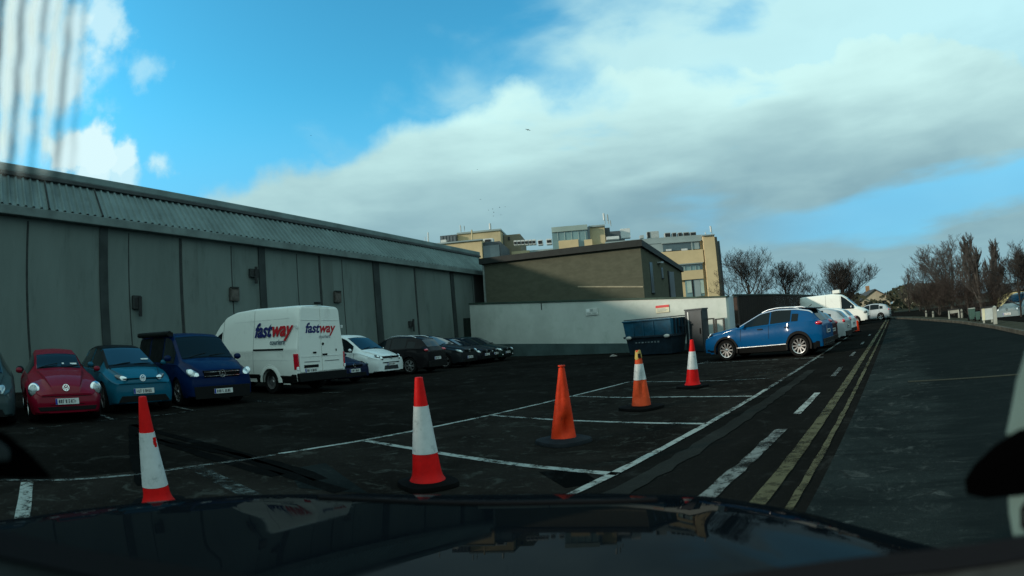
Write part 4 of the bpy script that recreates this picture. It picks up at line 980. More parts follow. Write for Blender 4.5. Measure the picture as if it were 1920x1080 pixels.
def cone(base, tip, bodym, bands, label, H=.93, r0=.148, r1=.037, flare=True, dent=None, br_=.29, bm_=CB, sq=.25, knob=False, tape=False, tear=False):
    p = G(*base); o = empty('traffic_cone', p, 0, label, 'traffic cone', 'traffic cones standing in the bays')
    # lean so that the tip meets the sight line of the photograph's tip
    d_ = ray(*tip); rr = sqrt(p.x ** 2 + p.y ** 2)
    t = rr / sqrt(d_.x ** 2 + d_.y ** 2); T = Vector((d_.x * t, d_.y * t, CAMH + d_.z * t)); H = (T - p).length
    ax = (T - p).normalized(); o.rotation_mode = 'QUATERNION'; o.rotation_quaternion = ax.to_track_quat('Z', 'Y')
    to_cam = math.atan2(*( (o.rotation_quaternion.inverted() @ Vector((-p.x, -p.y, 0))).yx ))
    R = lambda h: r0 + (r1 - r0) * (h - .05) / (H - .05)
    def warp(q, a):
        if dent:
            for (dz, da, w_, dd, aw) in dent:
                k = math.exp(-((q.z - dz) / w_) ** 2) * math.exp(-(((a - to_cam - da + pi) % (2 * pi) - pi) / aw) ** 2)
                rad = Vector((q.x, q.y, 0)); L_ = rad.length
                if L_ > 1e-6: q = q - rad / L_ * min(dd * k, L_ * .8)
        return q
    prof = []
    n_ = 36
    for k in range(n_ + 1):
        h = .05 + (H - .05) * k / n_; r = R(h)
        if flare and h < .15: r += .030 * ((.15 - h) / .10) ** 2
        prof.append((r, h))
    b = MB(); b.lathe([(prof[0][0] + .006, .028)] + prof + [(r1 * .8, H + .004), (.001, H + .004)], fn=warp, seg=40)
    body = b.build('cone_body', bodym, o, smooth=45)
    for (h0, h1, mt, nm) in bands:
        b = MB(); pr_ = [(R(H * h0) + .001, H * h0)] + [(R(H * (h0 + (h1 - h0) * k / 10)) + .004 + (.03 * max(0, (.15 - H * (h0 + (h1 - h0) * k / 10)) / .10) ** 2 if flare else 0), H * (h0 + (h1 - h0) * k / 10)) for k in range(11)] + [(R(H * h1) + .001, H * h1)]
        b.lathe(pr_, fn=warp, seg=40); b.build(nm, mt, o, smooth=45)
    if tear:
        b = MB(); a = to_cam + .75; h = H * .60; r = R(h) + .002
        for dh, da in ((0, .05), (.028, .12), (-.022, .14)): b.box((r * cos(a + da), r * sin(a + da), h + dh), (.012, .035, .035), Matrix.Rotation(a + da, 3, 'Z'))
        b.build('torn_patch', CR, o)
    if knob:
        b = MB(); b.lathe([(.02, H - .02), (.021, H + .01), (.045, H + .018), (.045, H + .035), (.001, H + .035)], seg=20); b.build('cone_cap', bodym, o, smooth=40)
    if tape:
        b = MB(); b.lathe([(R(H * .86) + .003, H * .86), (R(H * .87) + .008, H * .87), (R(H * .985) + .008, H * .985), (R(H * .99) + .002, H * .99)], fn=lambda q, a: Vector((q.x, q.y, q.z + .02 * sin(2 * a))), seg=20); b.build('tape_wrap', TAPE, o, smooth=40)
        b = MB(); b.box((R(H * .92) * cos(to_cam + .4), R(H * .92) * sin(to_cam + .4), H * .91), (.035, .05, .075)); b.build('dark_tape', M['black'], o)
    b = MB(); rows = []
    for r_, z in ((br_ * .99, .0), (br_, .02), (br_ * .97, .045), (r0 + .05, .058), (r0 + .01, .062)):
        row = []
        for k in range(48):
            a = 2 * pi * k / 48; q_ = r_ * (1 + sq * .5 * (abs(cos(2 * a)) ** 3 - .5) * (1 if r_ > br_ * .9 else 0)); row.append((q_ * cos(a + .5), q_ * sin(a + .5), z))
        rows.append(row)
    b.grid(rows, True); b.face(rows[-1]); bb = b.build('base', bm_, o, smooth=40)
    bb.rotation_mode = 'QUATERNION'; bb.rotation_quaternion = o.rotation_quaternion.inverted()
    return o
cone((299, 952), (267, 744), CR, ((.21, .69, CW, 'white_sleeve'),), 'red and white cone leaning left with a torn scuffed sleeve', tear=True, r0=.138)
cone((803, 910), (785, 708), CR, ((.315, .745, CW, 'white_sleeve'),), 'clean red and white cone with flared foot, nearest the bonnet')
cone((1057, 829), (1053, 690), CO, (), 'plain orange cone with no white band and a crushed foot', dent=((.20, .40, .13, .13, .60), (.07, -.5, .10, .04, .5), (.55, -.3, .2, .02, .4)), knob=True, br_=.34, bm_=CB2, flare=False, r0=.16)
cone((1203, 766), (1196, 657), CO2, ((.50, .77, CW, 'white_sleeve'),), 'faded orange cone with yellow tape round its tip and crumpled sides', dent=((.52, .5, .10, .045, .4), (.30, .2, .16, .05, .45), (.18, -.6, .1, .03, .4)), tape=True, br_=.37, flare=False, r0=.165)
cone((1299, 726), (1297, 637), CR, ((.385, .755, CW, 'white_sleeve'),), 'bright red and white cone closest to the blue crossover', br_=.34, r0=.155)
for (x, lab, mt) in ((1598, 'far orange and white post cone left of a redder one', CO2), (1607, 'far red orange post cone beside the white hatchback', CO)):
    p = G(x, 622.5); o = empty('traffic_cone', p, 0, lab, 'traffic cone', 'traffic cones by the far bays'); H = ZAT(x, 601, p)
    b = MB(); b.lathe([(.15, .05), (.06 if mt is CO2 else .12, H), (.001, H)], seg=20); b.build('cone_body', mt, o, smooth=40)
    b = MB(); b.lathe([(.134, H * .25), (.140, H * .25), (.10, H * .8), (.09, H * .8)], seg=20)
    if mt is CO2: b.build('white_sleeve', CW, o, smooth=40)
    b = MB(); b.box((0, 0, .03), (.5, .5, .06)); b.build('base', CB, o, bevel=.02)

# ------------------------------------------------------------------ the parked vehicles
ROW = 'cars parked in front of the grey hall'
def hatch_spec(**k):
    d = dict(L=4.26, W=1.80, H=1.47, R=.315, wheels=(1.33, -1.29), low=.19, crown=.075,
             top=[(2.13, .66), (2.06, .75), (1.25, .93), (.98, .98), (.10, 1.40), (-.55, 1.47), (-1.35, 1.40), (-1.78, 1.27), (-2.05, .96), (-2.13, .86)],
             belt=[(2.13, .62), (1.0, .86), (-1.2, .93), (-2.13, .93)],
             wr=[(2.13, .58), (1.0, .70), (.1, .57), (-1.5, .55), (-2.13, .60)])
    d.update(k); return d
def dress_hatch(c, ws=(.95, .16), sidew=((.55, -.25), (-.32, -1.15)), rearw=(-1.72, -2.02), q=((-1.2, -1.5),), glass=None, bsteps=True):
    g = glass or M['glass']
    c.screen(ws[0], ws[1], g); c.wipers(ws[0] + .02); c.gap_line(ws[0] + .12, c.sp['L'] / 2 - .12, 13)
    for a, b in sidew: c.patch('side_window', a, b, 9, 12, M['glass'], sides=(1, -1))
    for a, b in q: c.patch('side_window', a, b, 9, 11, M['glass'], sides=(1, -1))
    if rearw: c.patch('rear_window', rearw[0], rearw[1], 14, 18, g, off=.007)
    for x in (sidew[0][0] + .1, sidew[0][1] - .03, sidew[-1][1] - .02): c.seam(x, 4, 8)
def hl_pair(c, x, y, z, r=(.10, .17, .075), rz=.5, m1=None):
    for sd in (-1, 1):
        o = c.lamp('headlight', (x, sd * y, z), r, m1 or M['lamp'], rz=-sd * rz if False else sd * rz)
        c.lamp('lamp_bowl', (r[0] * .45, -sd * r[1] * .15, 0), (r[0] * .62, r[1] * .38, r[2] * .72), M['drl'], parent=o)

# --- red rounded small car ----------------------------------------------------
P0 = G(75, 787)
def at_wheel(px, py, wx, sd, W, rz, wd=.22, dz=0):
    """where a car must stand so that one wheel touches the ground at that spot"""
    p = G(px, py); y = sd * (W / 2 - .12)
    return Vector((p.x - (cos(rz) * wx - sin(rz) * y), p.y - (sin(rz) * wx + cos(rz) * y), 0))
HD = radians(9.0)
RED = paint('red car paint', (0.150, 0.003, 0.014), 0.0)
sp = dict(L=4.27, W=1.74, H=1.49, R=.325, wheels=(1.30, -1.24), low=.18, crown=.10, paint=RED, nk=.30, nl=.95, tk=.3, tl=1.0, flare=.035, sm=.2,
          top=[(2.13, .62), (2.05, .76), (1.7, .93), (1.2, 1.02), (.90, 1.06), (.30, 1.38), (-.35, 1.49), (-1.0, 1.40), (-1.6, 1.12), (-2.0, .86), (-2.13, .72)],
          belt=[(2.13, .56), (1.6, .78), (.9, .90), (-1.2, .95), (-2.13, .70)], wr=[(2.13, .42), (1.4, .52), (.9, .60), (.3, .55), (-1.0, .52), (-2.13, .5)],
          side=((0, .93), (.25, .97), (.5, 1.0), (.8, .985), (1, .90)), wbelt=.90)
c = Car('small_car', at_wheel(62, 789, 1.30, -1, 1.75, radians(4.5)), radians(4.5), sp, 'red rounded small car with round headlights parked between two green and teal cars', 'car', ROW)
dress_hatch(c, (.86, .34), ((.62, -.55),), (-1.25, -1.7), ((-.65, -1.15),))
c.wheels('six', .21, M['alloy'])
c.hl(1.86, .655, .30, .30, mt=M['chrome'], bowls=((.0, 1.6),), bm=M['lamp'], dp=.07, fwd=.72)
c.plate(.44, xo=.02, seed=3); c.emblem(.70, .075, xo=-.035, tilt=.5)
c.front('bumper_grille', [(-.62, .26), (.62, .26), (.66, .34), (-.66, .34)], M['black'], -.02, .03)
c.front('bumper_grille', [(-.36, .375), (.36, .375), (.40, .385), (-.40, .385)], M['gloss'], -.005, .012)
c.mirror(.72, 1.0, .90)
c.front('panel_gap', [(-.55, .535), (.55, .535), (.55, .545), (-.55, .545)], M['gloss'], -.01, .013, bevel=0)
b = MB(); b.box((0, 0, 0), (.01, .16, .05)); o = b.build('parking_disc', M['plate'], c.root); o.location = (.74, .38, 1.14); o.rotation_euler = (0, -.9, 0)
b = MB(); b.box((0, 0, 0), (.01, .05, .06)); o = b.build('parking_disc', M['plate'], c.root); o.location = (.75, .12, 1.145); o.rotation_euler = (0, -.9, 0)

# --- teal two-tone electric hatchback --------------------------------------------
TEAL = paint('teal car paint', (0.003, 0.074, 0.122), 0.0)
sp = hatch_spec(L=4.26, W=1.81, H=1.57, R=.345, wheels=(1.42, -1.35), paint=TEAL, nk=.27, nl=.85, low=.2, sm=.18,
                top=[(2.13, .74), (2.06, .82), (1.55, 1.0), (1.32, 1.05), (.25, 1.50), (-.4, 1.57), (-1.4, 1.50), (-1.85, 1.32), (-2.06, 1.0), (-2.13, .9)],
                belt=[(2.13, .66), (1.3, .92), (-2.13, 1.0)], wr=[(2.13, .5), (1.3, .70), (.3, .58), (-1.5, .55), (-2.13, .6)])
c = Car('hatchback', at_wheel(203, 773, 1.42, -1, 1.78, radians(7)), radians(7), sp, 'teal electric hatchback with black roof parked beside the red rounded car', 'car', ROW)
dress_hatch(c, (1.24, .30), ((.85, -.2), (-.28, -1.2)), (-1.72, -2.0), ((-1.25, -1.55),), M['bglass'])
c.patch('roof', .27, -1.9, 12, 20, M['gloss'], off=.008)
c.patch('roof', 1.3, .28, 12, 14, M['gloss'], off=.006, sides=(1, -1))
c.patch('cowl', 1.42, 1.26, 13, 19, M['gloss'], off=.006)
c.wheels('five', .22, M['dalloy'])
c.hl(1.98, .78, .46, .145, mt=M['lampdark'], bowls=((.1, 1.25),), bm=M['drl'], dp=.04, fwd=.45)
c.front('light_strip', [(-.50, .772), (.50, .772), (.50, .79), (-.50, .79)], M['gloss'], -.03, .022)
c.front('bumper_grille', [(-.66, .26), (.66, .26), (.56, .40), (-.56, .40)], M['black'], -.01, .03)
c.plate(.50, xo=.03, seed=5); c.emblem(.79, .075, xo=-.005, tilt=.15)
c.mirror(.85, 1.08, .95)
c.front('panel_gap', [(-.62, .66), (.62, .66), (.62, .668), (-.62, .668)], M['gloss'], -.01, .012, bevel=0)
b = MB(); b.box((0, 0, 0), (.01, .2, .045)); o = b.build('parking_disc', M['plate'], c.root); o.location = (1.03, .42, 1.20); o.rotation_euler = (0, -.9, 0)

# --- dark blue camper van ------------------------------------------------------------
BLUE5 = paint('deep blue van paint', (0.001, 0.010, 0.048), 0.0)
HV = radians(6.0)
sp = dict(L=4.89, W=1.90, H=1.88, R=.34, wheels=(1.52, -1.48), low=.22, crown=.12, paint=BLUE5, nk=.16, nl=.55, tk=.06, tl=.3, sm=.15,
          top=[(2.44, .80), (2.38, .92), (1.95, 1.10), (1.62, 1.17), (.88, 1.77), (.5, 1.85), (-.6, 1.885), (-2.2, 1.85), (-2.38, 1.75), (-2.44, 1.45)],
          belt=[(2.44, .72), (1.6, 1.02), (-2.44, 1.06)], wr=[(2.44, .70), (1.6, .84), (.8, .74), (-2.3, .74), (-2.44, .74)],
          side=((0, .96), (.25, .99), (.5, 1.0), (.8, .985), (1, .955)), wbelt=.955)
c = Car('camper_van', at_wheel(341, 760, 1.52, -1, 1.90, HV), HV, sp, 'dark blue camper van with roof awning parked beside the white courier van', 'van', ROW)
c.screen(1.55, .92, M['glass']); c.wipers(1.57); c.gap_line(1.66, 2.36, 13)
c.patch('side_window', 1.30, .35, 9, 12, M['glass'], sides=(1, -1))
c.patch('side_window', .25, -.95, 9, 12, M['gloss'], sides=(1, -1)); c.patch('side_window', -1.05, -2.2, 9, 12, M['gloss'], sides=(1, -1))
c.wheels('five', .23, M['alloy'])
for x in (1.38, .30, -1.0): c.seam(x, 4, 8)
c.hl(2.34, .80, .42, .20, mt=M['lamp'], bowls=((.42, .85), (-.40, .85)), dp=.05, fwd=.6)
c.front('grille', [(-.50, .71), (.50, .71), (.52, .88), (-.52, .88)], M['gloss'], -.02, .03)
for z in (.745, .845): c.front('grille_bar', [(-.50, z - .008), (.50, z - .008), (.50, z + .008), (-.50, z + .008)], M['chrome'], -.015, .034, bevel=0)
c.emblem(.80, .095, xo=.03)
c.front('lower_bumper', [(-.78, .20), (.78, .20), (.80, .50), (-.80, .50)], M['black'], -.02, .03)
c.plate(.37, xo=.035, seed=7)
c.mirror(1.28, 1.17, .97, BLUE5, 1.3)
b = MB(); b.tube([(.8, -.80, 1.83), (-2.1, -.84, 1.86)], .075, 10); b.cur = 1
for x in (.7, -.6, -1.9): b.box((x, -.74, 1.82), (.06, .14, .10))
b.build('awning', [M['black'], M['black']], c.root, smooth=50)
b = MB(); b.box((1.30, -.30, 1.20), (.1, .5, .02)); b.build('parking_disc', M['plate'], c.root)

# --- white courier van (rear towards the lens) -----------------------------------------
HC = radians(194.0)
WHITE = M['white_paint']
sp = dict(L=5.99, W=2.04, H=2.62, R=.345, wheels=(1.93, -1.72), low=.34, crown=.10, paint=WHITE, nk=.2, nl=.6, tk=.035, tl=.25, sm=.14,
          top=[(2.99, 1.0), (2.9, 1.14), (2.45, 1.36), (2.15, 1.44), (1.35, 2.22), (.9, 2.48), (.3, 2.60), (-.8, 2.64), (-2.9, 2.60), (-2.995, 2.56)],
          belt=[(2.99, .86), (2.1, 1.25), (-2.99, 1.30)], wr=[(2.99, .72), (2.1, .88), (1.2, .80), (0, .84), (-2.99, .83)],
          side=((0, .97), (.25, .995), (.5, 1.0), (.8, .995), (1, .985)), wbelt=.985)
pr = G(560, 741)          # ground under the near rear corner
yy = -sp['W'] / 2 * -1
loc = Vector((pr.x - (cos(HC) * -2.99 - sin(HC) * (1.02)), pr.y - (sin(HC) * -2.99 + cos(HC) * (1.02)), 0))
c = Car('courier_van', loc, HC, sp, 'tall white courier van with red and navy lettering, rear doors facing out', 'van', ROW)
c.patch('windscreen', 2.05, 1.3, 14, 18, M['glass'], off=.008)
c.patch('side_window', 1.92, 1.05, 9, 11, M['glass'], sides=(1, -1))
c.wheels('van', .23, M['dalloy'])
LS = (-1,)
c.seam(.98, 3, 8, .010); c.seam(-.84, 4, 12, .006, mt=M['ptext']); c.seam(.98, 9, 12, .008)
c.patch('cladding', -.98, -2.95, 3, 4, M['black'], off=.012, sides=(1, -1)); c.patch('cladding', 1.4, -1.25, 3, 3, M['black']) if False else None
def side_strip(name, x0, x1, z, hh, mt, yo=.012):
    for sd in (1, -1):
        b = MB(); rows = []
        for k in range(13):
            x = x0 + (x1 - x0) * k / 12
            sec = c.rows[c.idx(x)]
            def Y(zv):
                for j in range(3, 14):
                    if sec[j].z <= zv <= sec[j + 1].z:
                        u = (zv - sec[j].z) / max(sec[j + 1].z - sec[j].z, 1e-6); return abs(sec[j].y + (sec[j + 1].y - sec[j].y) * u)
                return abs(sec[8].y)
            rows.append([(x, sd * (Y(z) - .01), z - hh / 2), (x, sd * (Y(z - hh / 2) + yo), z - hh / 2), (x, sd * (Y(z + hh / 2) + yo), z + hh / 2), (x, sd * (Y(z) - .01), z + hh / 2)])
        b.grid(rows); b.build(name, mt, c.root, smooth=30)
side_strip('door_rail', -.86, -2.40, 1.32, .055, M['black'])
side_strip('body_crease', .9, -2.9, 1.0, .012, M['plate'], .003)
side_strip('body_crease', .3, -2.6, 2.22, .014, M['plate'], .003)
side_strip('body_trim', 1.45, -1.18, .52, .12, M['black'], .016)
side_strip('step_panel', -2.62, -2.30, .36, .14, WHITE, -.02)
# wheel arch lip
for sd in (1, -1):
    b = MB(); rows = []
    for k in range(15):
        a = pi * k / 14; R0, R1 = .41, .56
        rows.append([(-1.72 + R0 * cos(a), sd * 1.005, .345 + R0 * sin(a)), (-1.72 + R0 * cos(a), sd * 1.045, .345 + R0 * sin(a)), (-1.72 + (R0 + .05) * cos(a), sd * 1.05, .345 + (R0 + .05) * sin(a)), (-1.72 + R1 * cos(a), sd * 1.008, .345 + R1 * sin(a))])
    b.grid(rows); b.build('wheel_arch', WHITE, c.root, smooth=50)
# the two rear doors
for sd in (-1, 1):
    y0, y1 = sd * .012, sd * .90
    poly = [(y0, .64), (y1, .64), (sd * .915, 1.3), (sd * .80, 2.44), (sd * .74, 2.50), (y0, 2.50)]
    if sd < 0: poly = poly[::-1]
    d = c.front('rear_door', poly, WHITE, .0, .022, rear=True, bevel=.008)
    b = MB(); x = -2.995 - .026
    b.box((x, sd * .45, 1.08), (.012, .80, .012)); b.build('door_crease', M['plate'], d)
    b = MB(); b.box((x, sd * .42, 2.14), (.010, .74, .012)); b.build('door_crease', M['plate'], d)
    b = MB(); b.box((x - .004, sd * (.30 if sd > 0 else .12), 1.19 if sd > 0 else 1.12), (.03, .13 if sd > 0 else .20, .05 if sd > 0 else .055)); b.build('handle', M['black'], d, bevel=.008)
    for z in (.80, 1.95): 
        b = MB(); b.box((-2.98, sd * .955, z), (.06, .05, .09)); b.build('hinge', M['plate'], d, bevel=.008)
    b = MB(); b.box((x - .001, sd * .42, .93), (.004, .62, .022)); b.build('door_lettering', M['dalloy'], d)
b = MB(); b.lathe([(.001, .012), (.038, .012), (.04, 0)], axis='X'); o = b.build('emblem', M['gloss'], c.root); o.location = (-3.035, -.06, 1.44)
b = MB(); b.box((-3.02, -.62, 1.24), (.02, .045, .07)); b.build('lock', M['black'], c.root, bevel=.008)
b = MB(); b.box((-3.01, .46, .80), (.05, .58, .085)); b.build('plate_lamp_strip', M['black'], c.root, bevel=.01)
c.plate(.68, rear=True, xo=.03, y=.46, seed=9)
c.front('bumper', [(-.98, .36), (.98, .36), (1.0, .62), (-1.0, .62)], M['black'], .0, .07, rear=True, bevel=.02)
for sd in (-1, 1):
    b = MB(); b.prism([(-2.88, sd * .93, .72), (-2.88, sd * 1.03, .72), (-2.88, sd * 1.045, 1.18), (-2.88, sd * .945, 1.18)], [(-3.02, sd * .93, .72), (-3.02, sd * .985, .72), (-3.02, sd * .99, 1.18), (-3.02, sd * .945, 1.18)])
    t = b.build('tail_light', M['red'], c.root, bevel=.012)
    b = MB(); b.box((-2.965, sd * .972, .755), (.12, .06, .10)); b.build('lamp_bowl', M['drl'], t, bevel=.01)
b = MB(); b.box((-3.02, 0, .37), (.03, 1.5, .02)); b.build('reflector', M['red'], c.root)
b = MB(); b.box((-2.92, 0, 2.66), (.16, .16, .07)); b.build('brake_lamp', M['black'], c.root, bevel=.02)
NAVY = mat('navy lettering', (0.012, 0.018, 0.11), 0.45, var=0.2); REDT = mat('red lettering', (0.42, 0.012, 0.02), 0.45, var=0.2)
GREYT = mat('grey blue lettering', (0.06, 0.10, 0.13), 0.5, var=0.2); PALE = mat('pale grey lettering', (0.30, 0.33, 0.34), 0.5, var=0.2)
def word(o, ax, up, sz, sub=None):
    az = ax.cross(up)
    x = 0.0
    for t, mt in (('fast', NAVY), ('way', REDT)):
        me = text_mesh(t, sz, .28, .030 * sz); ob = addmesh('lettering', me, mt, c.root)
        frame(ob, o + ax * x, ax, up, az)
        x += max(v.co.x for v in me.vertices) - sz * .10
    me = text_mesh('couriers', sz * .36, .12, .004); ob = addmesh('lettering', me, sub or GREYT, c.root)
    frame(ob, o + ax * (x * .44) - up * sz * .42, ax, up, az)
word(Vector((-3.022, .64, 1.78)), Vector((0, -1, 0)), Vector((0, 0, 1)), .40, PALE)
sec = c.rows[c.idx(-1.2)]
for j in range(3, 14):
    if sec[32 - j].z <= 1.75 <= sec[31 - j].z: break
u = (1.75 - sec[32 - j].z) / (sec[31 - j].z - sec[32 - j].z); ys = sec[32 - j].y + (sec[31 - j].y - sec[32 - j].y) * u
tl = (sec[20].y - sec[24].y) / (sec[20].z - sec[24].z)
upv = Vector((0, tl, 1)).normalized()
word(Vector((-.92, ys + .035, 1.72)), Vector((-1, 0, 0)), upv, .60)

# --- cars further along the row ----------------------------------------------------------
DARK = lambda n, col: paint(n, col, 0.2)
HR = radians(12.0)
c = Car('saloon_car', at_wheel(608, 722, 1.33, -1, 1.8, HR), HR, hatch_spec(paint=DARK('navy car paint', (.008, .012, .035)), H=1.45),
        'dark navy car half hidden between the courier van and the white small van', 'car', ROW)
dress_hatch(c); c.wheels('five', .21); c.mirror(.62, .98, .95)
c.hl(2.02, .64, .38, .13, bowls=((.2, .9),), bm=M['lamp'])
c.front('grille', [(-.40, .58), (.40, .58), (.44, .66), (-.44, .66)], M['gloss'], -.02, .03); c.front('bumper_grille', [(-.6, .25), (.6, .25), (.55, .38), (-.55, .38)], M['black'], -.01, .03)
c.plate(.46, xo=.03, seed=11); c.emblem(.63, .075, xo=.01)
c.front('bumper_trim', [(-.75, .36), (-.35, .34), (-.35, .355), (-.75, .375)], M['chrome'], -.02, .03, bevel=0)

HW = radians(12.0)
sp = dict(L=4.50, W=1.86, H=1.82, R=.325, wheels=(1.40, -1.36), low=.20, crown=.10, paint=paint('white small van paint', (.62, .67, .67), 0.0), nk=.2, nl=.7, tk=.06, sm=.16,
          top=[(2.25, .80), (2.18, .90), (1.55, 1.08), (1.28, 1.13), (.42, 1.66), (.0, 1.79), (-1.0, 1.83), (-2.1, 1.78), (-2.2, 1.7), (-2.25, 1.4)],
          belt=[(2.25, .72), (1.2, 1.0), (-2.25, 1.06)], wr=[(2.25, .58), (1.2, .76), (.3, .67), (-2.25, .68)])
c = Car('small_van', at_wheel(682, 708, 1.40, -1, 1.86, HW), HW, sp, 'white small panel van facing out beside the black car seen from its tail', 'van', ROW)
c.screen(1.2, .44, M['bglass']); c.wipers(1.22); c.gap_line(1.32, 2.15, 13); c.patch('side_window', .85, -.3, 9, 12, M['glass'], sides=(1, -1)); c.wheels('six', .21, M['dalloy'])
c.hl(2.14, .80, .42, .15, bowls=((.45, .7), (-.25, .7)))
c.front('grille', [(-.48, .76), (.48, .76), (.50, .84), (-.50, .84)], M['gloss'], -.02, .03); c.emblem(.80, .075, xo=.02)
c.front('bumper_grille', [(-.44, .30), (.44, .30), (.40, .46), (-.40, .46)], M['lampdark'], -.01, .03)
c.front('bumper_grille', [(-.52, .565), (.52, .565), (.50, .60), (-.50, .60)], M['black'], -.01, .03)
c.plate(.51, xo=.035, seed=12); c.seam(.95, 4, 8); c.seam(-.35, 4, 8); c.mirror(.95, 1.12, 1.0)

HB = radians(197.0)
BLK = paint('black car paint', (.009, .008, .009), 0.1)
sp = hatch_spec(L=4.38, W=1.83, H=1.62, R=.35, wheels=(1.33, -1.32), paint=BLK, low=.22, tk=.2, tl=.8,
                top=[(2.19, .76), (2.1, .9), (1.2, 1.06), (.95, 1.10), (.1, 1.54), (-.5, 1.62), (-1.4, 1.57), (-1.75, 1.48), (-2.08, 1.08), (-2.19, .95)],
                belt=[(2.19, .74), (1.0, .98), (-1.2, 1.06), (-2.19, 1.05)], wr=[(2.19, .58), (1.0, .72), (.1, .60), (-1.6, .56), (-2.19, .64)])
c = Car('suv', at_wheel(771, 701, -1.32, 1, 1.83, HB), HB, sp, 'black suv with its tail and red rear lamp turned outwards', 'car', ROW)
dress_hatch(c, (.92, .16), ((.5, -.25), (-.32, -1.1)), (-1.78, -2.06), ((-1.16, -1.55),), M['bglass']); c.wheels('six', .22, M['dalloy']); c.rails(.1, -1.5, M['alloy'], .045); c.mirror(.62, 1.1, .97)
for sd in (-1, 1):
    c.lamp('tail_light', (-2.06, sd * .66, .98), (.10, .20, .07), M['red'], rz=sd * .45)
c.plate(.62, rear=True, xo=.03, seed=13)
c.front('bumper', [(-.74, .26), (.74, .26), (.76, .52), (-.76, .52)], M['black'], .0, .04, rear=True)

def dark_front(name, px, py, rz, col, label, seed, spx=None, hl=M['lamp'], fog=False, wheel='five'):
    c = Car(name, at_wheel(px, py, 1.33, 1, 1.8, rz), rz, spx or hatch_spec(paint=DARK('dark car paint', col)), label, 'car', ROW)
    dress_hatch(c, glass=M['bglass']); c.wheels(wheel, .21, M['dalloy']); c.mirror(.62, .98 + (c.sp['H'] - 1.47) * .6, .95)
    z = c.sp['top'][0][1] + .015
    c.hl(c.sp['L'] / 2 - .11, z - .02, .38, .14, mt=hl, bowls=((.2, .9),))
    for sd in (-1, 1):
        if fog: c.lamp('fog_lamp', (c.sp['L'] / 2 + .0, sd * .58, .36), (.03, .08, .03), M['drl'])
    c.front('grille', [(-.40, z - .07), (.40, z - .07), (.44, z + .02), (-.44, z + .02)], M['gloss'], -.02, .03); c.emblem(z - .025, .075, xo=.01)
    c.front('bumper_grille', [(-.6, .26), (.6, .26), (.55, .40), (-.55, .40)], M['black'], -.01, .03)
    c.plate(.48, xo=.03, seed=seed); return c
HF = radians(14.0)
sps = hatch_spec(L=4.48, W=1.84, H=1.66, R=.35, wheels=(1.38, -1.32), paint=DARK('dark grey suv paint', (.012, .014, .016)), low=.22,
                 top=[(2.24, .80), (2.15, .92), (1.3, 1.08), (1.02, 1.12), (.12, 1.58), (-.5, 1.66), (-1.5, 1.60), (-1.85, 1.48), (-2.15, 1.1), (-2.24, .95)],
                 belt=[(2.24, .76), (1.0, 1.0), (-2.24, 1.06)], wr=[(2.24, .58), (1.0, .74), (.1, .60), (-1.6, .58), (-2.24, .64)])
dark_front('suv', 868, 686, HF, None, 'dark grey suv facing out right beside the black suv with the red rear lamp', 15, sps)
dark_front('hatchback', 903, 680, HF, (.008, .008, .011), 'black hatchback with pale plate, second from the end of the row by the white wall', 17)
dark_front('saloon_car', 920, 677.5, HF, (.014, .017, .017), 'dark car mostly hidden, third in the line before the white boundary wall', 18)
dark_front('hatchback', 941, 675, HF, (.010, .018, .015), 'dark green hatchback with fog lamps at the end of the row nearest the white wall', 19, None, M['lamp'], True)

# --- partly seen car at the left edge ----------------------------------------------------
sp = hatch_spec(paint=paint('grey green car paint', (.030, .050, .052), 0.4), L=4.4, W=1.82, H=1.55, nk=.25)
HL = radians(3.0)
c = Car('hatchback', Vector((0, 0, 0)), HL, sp, 'grey green car with chrome grille bars cut off at the left end of the row', 'car', ROW)
p = G(30, 800); c.root.location = Vector((p.x - cos(HL) * 2.13 + sin(HL) * .86, p.y - sin(HL) * 2.13 - cos(HL) * .86, 0))
dress_hatch(c); c.wheels('five', .21); c.mirror(.62, 1.02, .98, M['black'], 1.2)
c.hl(2.08, .66, .40, .20, mt=M['lamp'], bowls=((.2, .9),), bm=M['lampdark'])
c.front('grille', [(-.46, .55), (.46, .55), (.50, .72), (-.50, .72)], M['gloss'], -.03, .03)
for z in (.59, .635, .68): c.front('grille_bar', [(-.46, z - .006), (.46, z - .006), (.46, z + .006), (-.46, z + .006)], M['chrome'], -.02, .03, bevel=0)
c.plate(.42, xo=.03, seed=21); c.front('bumper_grille', [(-.66, .22), (.66, .22), (.6, .34), (-.6, .34)], M['black'], -.01, .03)
c.front('bumper_trim', [(-.70, .205), (.70, .205), (.70, .22), (-.70, .22)], M['chrome'], -.02, .04, bevel=0)
b = MB(); b.box((0, 0, 0), (.01, .22, .05)); o = b.build('parking_disc', M['plate'], c.root); o.location = (.72, .45, 1.13); o.rotation_euler = (0, -.9, 0)

